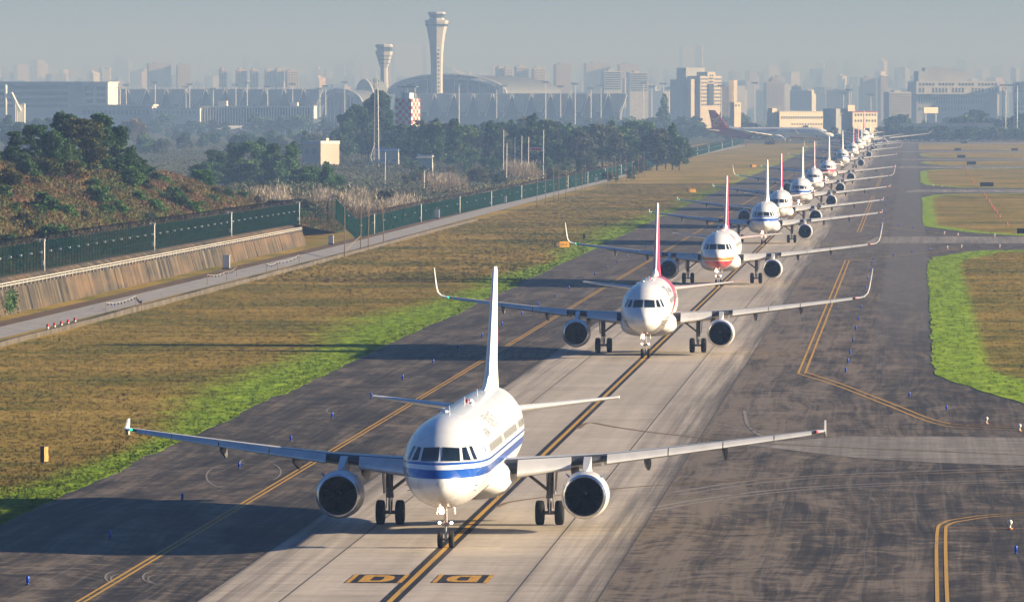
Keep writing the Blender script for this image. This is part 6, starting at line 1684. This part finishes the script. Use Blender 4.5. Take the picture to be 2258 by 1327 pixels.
p = gp(98, 1022); o = empty('marker_board', (p.x, p.y, 0), R(62)); tag(o, 'black edge-on marker board with wavy yellow face on the left verge', 'sign')
mb = MB(); mb.box(-.21, .21, -.13, .13, .10, .98); mb.build('board', M['sign_black'], o)
mb = MB()
for k in range(3):
    x = -.19 + k * .13; mb.poly([(x, -.136, .14), (x + .085, -.136, .14), (x + .11, -.136, .40), (x + .075, -.136, .66), (x + .10, -.136, .94), (x + .02, -.136, .94), (x - .005, -.136, .66), (x + .03, -.136, .40)])
mb.build('yellow_stripes', M['sign_yellow'], o)
for x in (-.15, .15):
    mb = MB(); mb.box(x - .03, x + .03, -.03, .03, 0, .10); mb.build('leg', M['dark'], o)
p = gp(1288, 527); mb = MB(); mb.box(-.16, .16, -.08, .08, 0, .62); mb.box(-.18, .18, -.1, .1, .62, .70); o = mb.build('marker_post', M['dark']); o.location = (p.x, p.y, 0); tag(o, 'short dark marker post behind the D1 sign', 'marker')
for k, (px, py, w, h) in enumerate([(2176, 413, 3.2, 1.0), (2142, 365, 3.0, 1.1), (2120, 349, 3.0, 1.0), (2112, 333, 2.8, .9), (2237, 333, 2.8, .9), (2126, 317, 3.4, .8), (2254, 518, 1.6, .8)]):
    p = gp(px, py); o = empty('sign_back', (p.x, p.y, 0)); tag(o, 'dark sign board in the right-hand fields, %s in order of nearness' % nth([6, 0, 1, 2, 3, 4, 5].index(k) + 1), 'sign', 'sign boards in the right-hand fields')
    mb = MB(); mb.box(-w / 2, w / 2, 0, .25, .2, .2 + h); mb.build('board', M['dark'], o)
    for x in (-w * .4, w * .4):
        mb = MB(); mb.box(x - .05, x + .05, .08, .16, 0, .2); mb.build('leg', M['rim'], o)
rm = MB(); rm.lathe([(0, .22), (.06, .22), (.07, .12), (.55, .10), (.6, 0)], 10, axis='z'); rm_me = rm.mesh('marker', flat('red_marker_paint', (0.50, 0.06, 0.04), 0.5)); recalc(rm_me)
for k, (cx, cy) in enumerate([(1530, 625), (1550, 650), (1578, 685), (1598, 720), (1610, 742), (1627, 762), (1648, 790), (1674, 828), (1745, 900), (1355, 388), (1378, 412), (1400, 445), (1420, 480), (1440, 512)]):
    p = gp(1800 + cx / 4.146, 280 + cy / 4.146); o = link('field_marker', rm_me, None, (p.x, p.y, .02)); tag(o, 'small red marker in the right-hand fields, %s from the left' % nth(sorted([1530, 1550, 1578, 1598, 1610, 1627, 1648, 1674, 1745, 1355, 1378, 1400, 1420, 1440]).index(cx) + 1), 'marker', 'red markers in the fields')
# camera poles along the fence
cp = MB(); cp.tube([(0, 0, 0), (0, 0, 3.2)], .07, 8); cp_me = cp.mesh('pole', M['white_dull'], True); recalc(cp_me)
ch = MB(); ch.box(-.10, .10, -.42, .10, 3.02, 3.22); ch.tube([(0, 0, 3.2), (-.45, .0, 3.25)], .035, 6); ch.lathe([(2.88, 0), (2.92, .11), (3.06, .14), (3.2, .11), (3.24, 0)], 10, (-.48, 0, 0), 'z'); ch_me = ch.mesh('camera_head', M['lightgrey']); recalc(ch_me)
cb = MB(); cb.box(-.30, -.07, -.14, .1, .55, 1.05); cb_me = cb.mesh('control_box', M['lightgrey'])
cl_ = MB(); cl_.box(-.55, .12, -.12, .12, -.10, -.02); cl_me = cl_.mesh('bracket', M['dark'])
def cpole(x, y, z, label, ledge=False):
    o = empty('camera_pole', (x, y, z)); tag(o, label, 'camera pole', 'camera poles along the fence')
    link('pole', cp_me, o); link('camera_head', ch_me, o); link('control_box', cb_me, o)
    if ledge: link('bracket', cl_me, o)
CP = [(97, 612), (340, 565), (510, 530), (660, 500), (817, 516), (921, 491), (1007, 471), (1077, 457), (1144, 441), (1197, 429), (1247, 417), (1291, 407), (1330, 398), (1365, 389), (1395, 381), (1440, 369), (1500, 353), (1535, 344), (1560, 338), (1590, 330), (1612, 325)]
for k, (px, py) in enumerate(CP):
    if k < 4:
        x = -66.2
        Y = (x - CAM.x) / ((xat(px, 1000) - CAM.x) / 1000); cpole(x, Y, wall_top(Y) - .05, 'white camera pole on the retaining wall, %s from the left' % nth(k + 1), True)
    else:
        p = gp(px, py); cpole(p.x + .6, p.y, 0, 'white camera pole beside the long fence, %s along the fence' % nth(k - 3))
# cabinets
def cabinet(px, py, w, h, label):
    p = gp(px, py); o = empty('utility_cabinet', (p.x, p.y, 0)); tag(o, label, 'cabinet', 'utility cabinets along the patrol road')
    mb = MB(); mb.box(-w / 2 - .06, w / 2 + .06, -.3, .3, 0, .18); mb.build('plinth', M['kerb'], o)
    mb = MB(); mb.box(-w / 2, w / 2, -.25, .25, .18, h); mb.box(-w / 2 - .05, w / 2 + .05, -.3, .3, h, h + .06); mb.build('body', M['lightgrey'], o)
    mb = MB(); mb.box(-w / 2 + .06, w / 2 - .06, -.265, -.252, .26, h - .08); mb.build('door', M['white_dull'], o)
for a in ((499, 594, .85, 1.7, 'light grey utility cabinet at the foot of the retaining wall'), (730, 540, .7, 1.3, 'small grey utility cabinet at the corner of the fence'), (963, 483, .9, 1.6, 'grey utility cabinet beside the long fence, nearest one past the bamboo poles'),
          (1112, 449, .9, 1.5, 'grey utility cabinet beside the long fence, second past the bamboo poles'), (1225, 421, 1.0, 1.7, 'grey utility cabinet beside the long fence, third past the bamboo poles'), (1313, 402, .9, 1.2, 'small grey utility cabinet far along the long fence'), (1381, 385, 1.2, 1.6, 'farthest grey utility cabinet beside the long fence')): cabinet(*a)
# bamboo poles with a slack line
BP = [(760, 567, 6.6), (795, 556, 6.8), (812, 552, 6.6), (847, 542, 6.4)] + [(x, y, 7.0) for x, y in ((1184, 455), (1203, 450), (1222, 445), (1232, 443), (1247, 439), (1270, 433), (1284, 430), (1290, 428), (1340, 414), (1350, 411), (1358, 409), (1370, 406), (1382, 403), (1394, 400), (1408, 396), (1421, 392))]
for k, (px, py, h) in enumerate(BP):
    p = gp(px, py); o = MB(); j = rng.normal(0, .12, 2)
    o.tube([(0, 0, -.1), (j[0] * .5, j[1] * .5, h * .5), (j[0], j[1], h)], [.075, .065, .035], 6); b = o.build('bamboo_pole', M['bamboo'], None, True); b.location = (p.x, p.y, 0)
    tag(b, 'thin bamboo pole beside the patrol road, %s from the left' % nth(k + 1), 'pole', 'bamboo poles by the patrol road')
p0, p1 = gp(760, 567), gp(795, 556); mb = MB(); mb.tube([(p0.x, p0.y, .8), (p1.x, p1.y, 2.2)], .05, 5); tag(mb.build('brace_pole', M['bamboo']), 'slanting brace pole between the first two bamboo poles', 'pole')
# red and white bollards
bo = MB(); bo.lathe([(0, .10), (.14, .10)], 10, axis='z'); bo.lathe([(.14, .10), (.30, .10)], 10, axis='z', mi=1); bo.lathe([(.30, .10), (.46, .10), (.5, .06), (.51, 0)], 10, axis='z'); bo_me = bo.mesh('bollard', [M['redp'], M['white_dull']]); recalc(bo_me)
for k, (px, py) in enumerate([(105, 731), (120, 728), (135, 724.5), (150, 721), (165, 716.5)]):
    p = gp(px, py); o = link('bollard', bo_me, None, (p.x, p.y, .05)); o.scale = (1.2, 1.2, 1.25); tag(o, 'short red and white bollard beside the patrol road, %s from the left' % nth(k + 1), 'bollard', 'red and white bollards')
# bunting
FC = [M['redp'], M['sign_yellow'], M['bluelamp'], flat('green_flag', (0.03, 0.35, 0.08)), flat('pink_flag', (0.6, 0.08, 0.25))]
def bunting(pts, label, n):
    P = [gp(*q) for q in pts]; o = empty('bunting', (P[0].x, P[0].y, 0)); tag(o, label, 'bunting', 'strings of bunting along the road')
    for q in P:
        mb = MB(); mb.tube([(q.x - P[0].x, q.y - P[0].y, 0), (q.x - P[0].x, q.y - P[0].y, 1.15)], .03, 5); mb.build('post', M['bamboo'], o)
    for a, b in zip(P, P[1:]):
        mb = MB(); ln = []
        for k in range(9):
            t = k / 8; q = a.lerp(b, t); ln.append((q.x - P[0].x, q.y - P[0].y, 1.12 - .22 * math.sin(math.pi * t)))
        mb.tube(ln, .012, 4); mb.build('string', M['white_dull'], o)
        for k in range(n):
            t = (k + .5) / n; q = a.lerp(b, t); z = 1.10 - .22 * math.sin(math.pi * t); x, y = q.x - P[0].x, q.y - P[0].y
            mb = MB(); mb.add([(x - .09, y, z), (x + .09, y, z), (x + .02, y - .05, z - .28)], [(0, 1, 2)]); mb.build('flag', FC[k % 5], o)
bunting([(234, 694), (300, 678), (313, 688)], 'colourful bunting nearest to the camera beside the patrol road', 9)
bunting([(457, 628), (500, 620), (522, 610)], 'colourful bunting in the middle of the patrol road', 6)
bunting([(588, 603), (612, 598), (660, 582)], 'colourful bunting farther along the patrol road below the wall end', 6)
# vine hanging on the wall
p = rng.normal(0, 1, (500, 3)) * np.array([.12, 2.2, .55]); ivy = link('ivy', cards(p, .22, M['leaf_mid'], 'ivy'), None, (-64.1, 640.5, 1.2)); tag(ivy, 'patch of ivy hanging on the retaining wall at the left edge', 'ivy')
# ================================================================== HAZE
hz = MB(); hz.box(-13900, 11900, -2600, 26600, -1.2, 235)
ho = stuff(hz.build('haze', []))
hm = bpy.data.materials.new('haze'); hm.use_nodes = True
for n in list(hm.node_tree.nodes):
    if n.type == 'BSDF_PRINCIPLED': hm.node_tree.nodes.remove(n)
pvn = hm.node_tree.nodes.new('ShaderNodeVolumePrincipled')
# fine smoke: it scatters blue soonest, so the middle distance turns blue and the horizon pale
pvn.inputs['Color'].default_value = (0.200, 0.325, 0.60, 1)
pvn.inputs['Absorption Color'].default_value = (0.37, 0.22, 0.0, 1)
pvn.inputs['Density'].default_value = 0.000225
pvn.inputs['Anisotropy'].default_value = 0.0
hm.node_tree.links.new(pvn.outputs[0], hm.node_tree.nodes['Material Output'].inputs['Volume'])
ho.data.materials.append(hm)
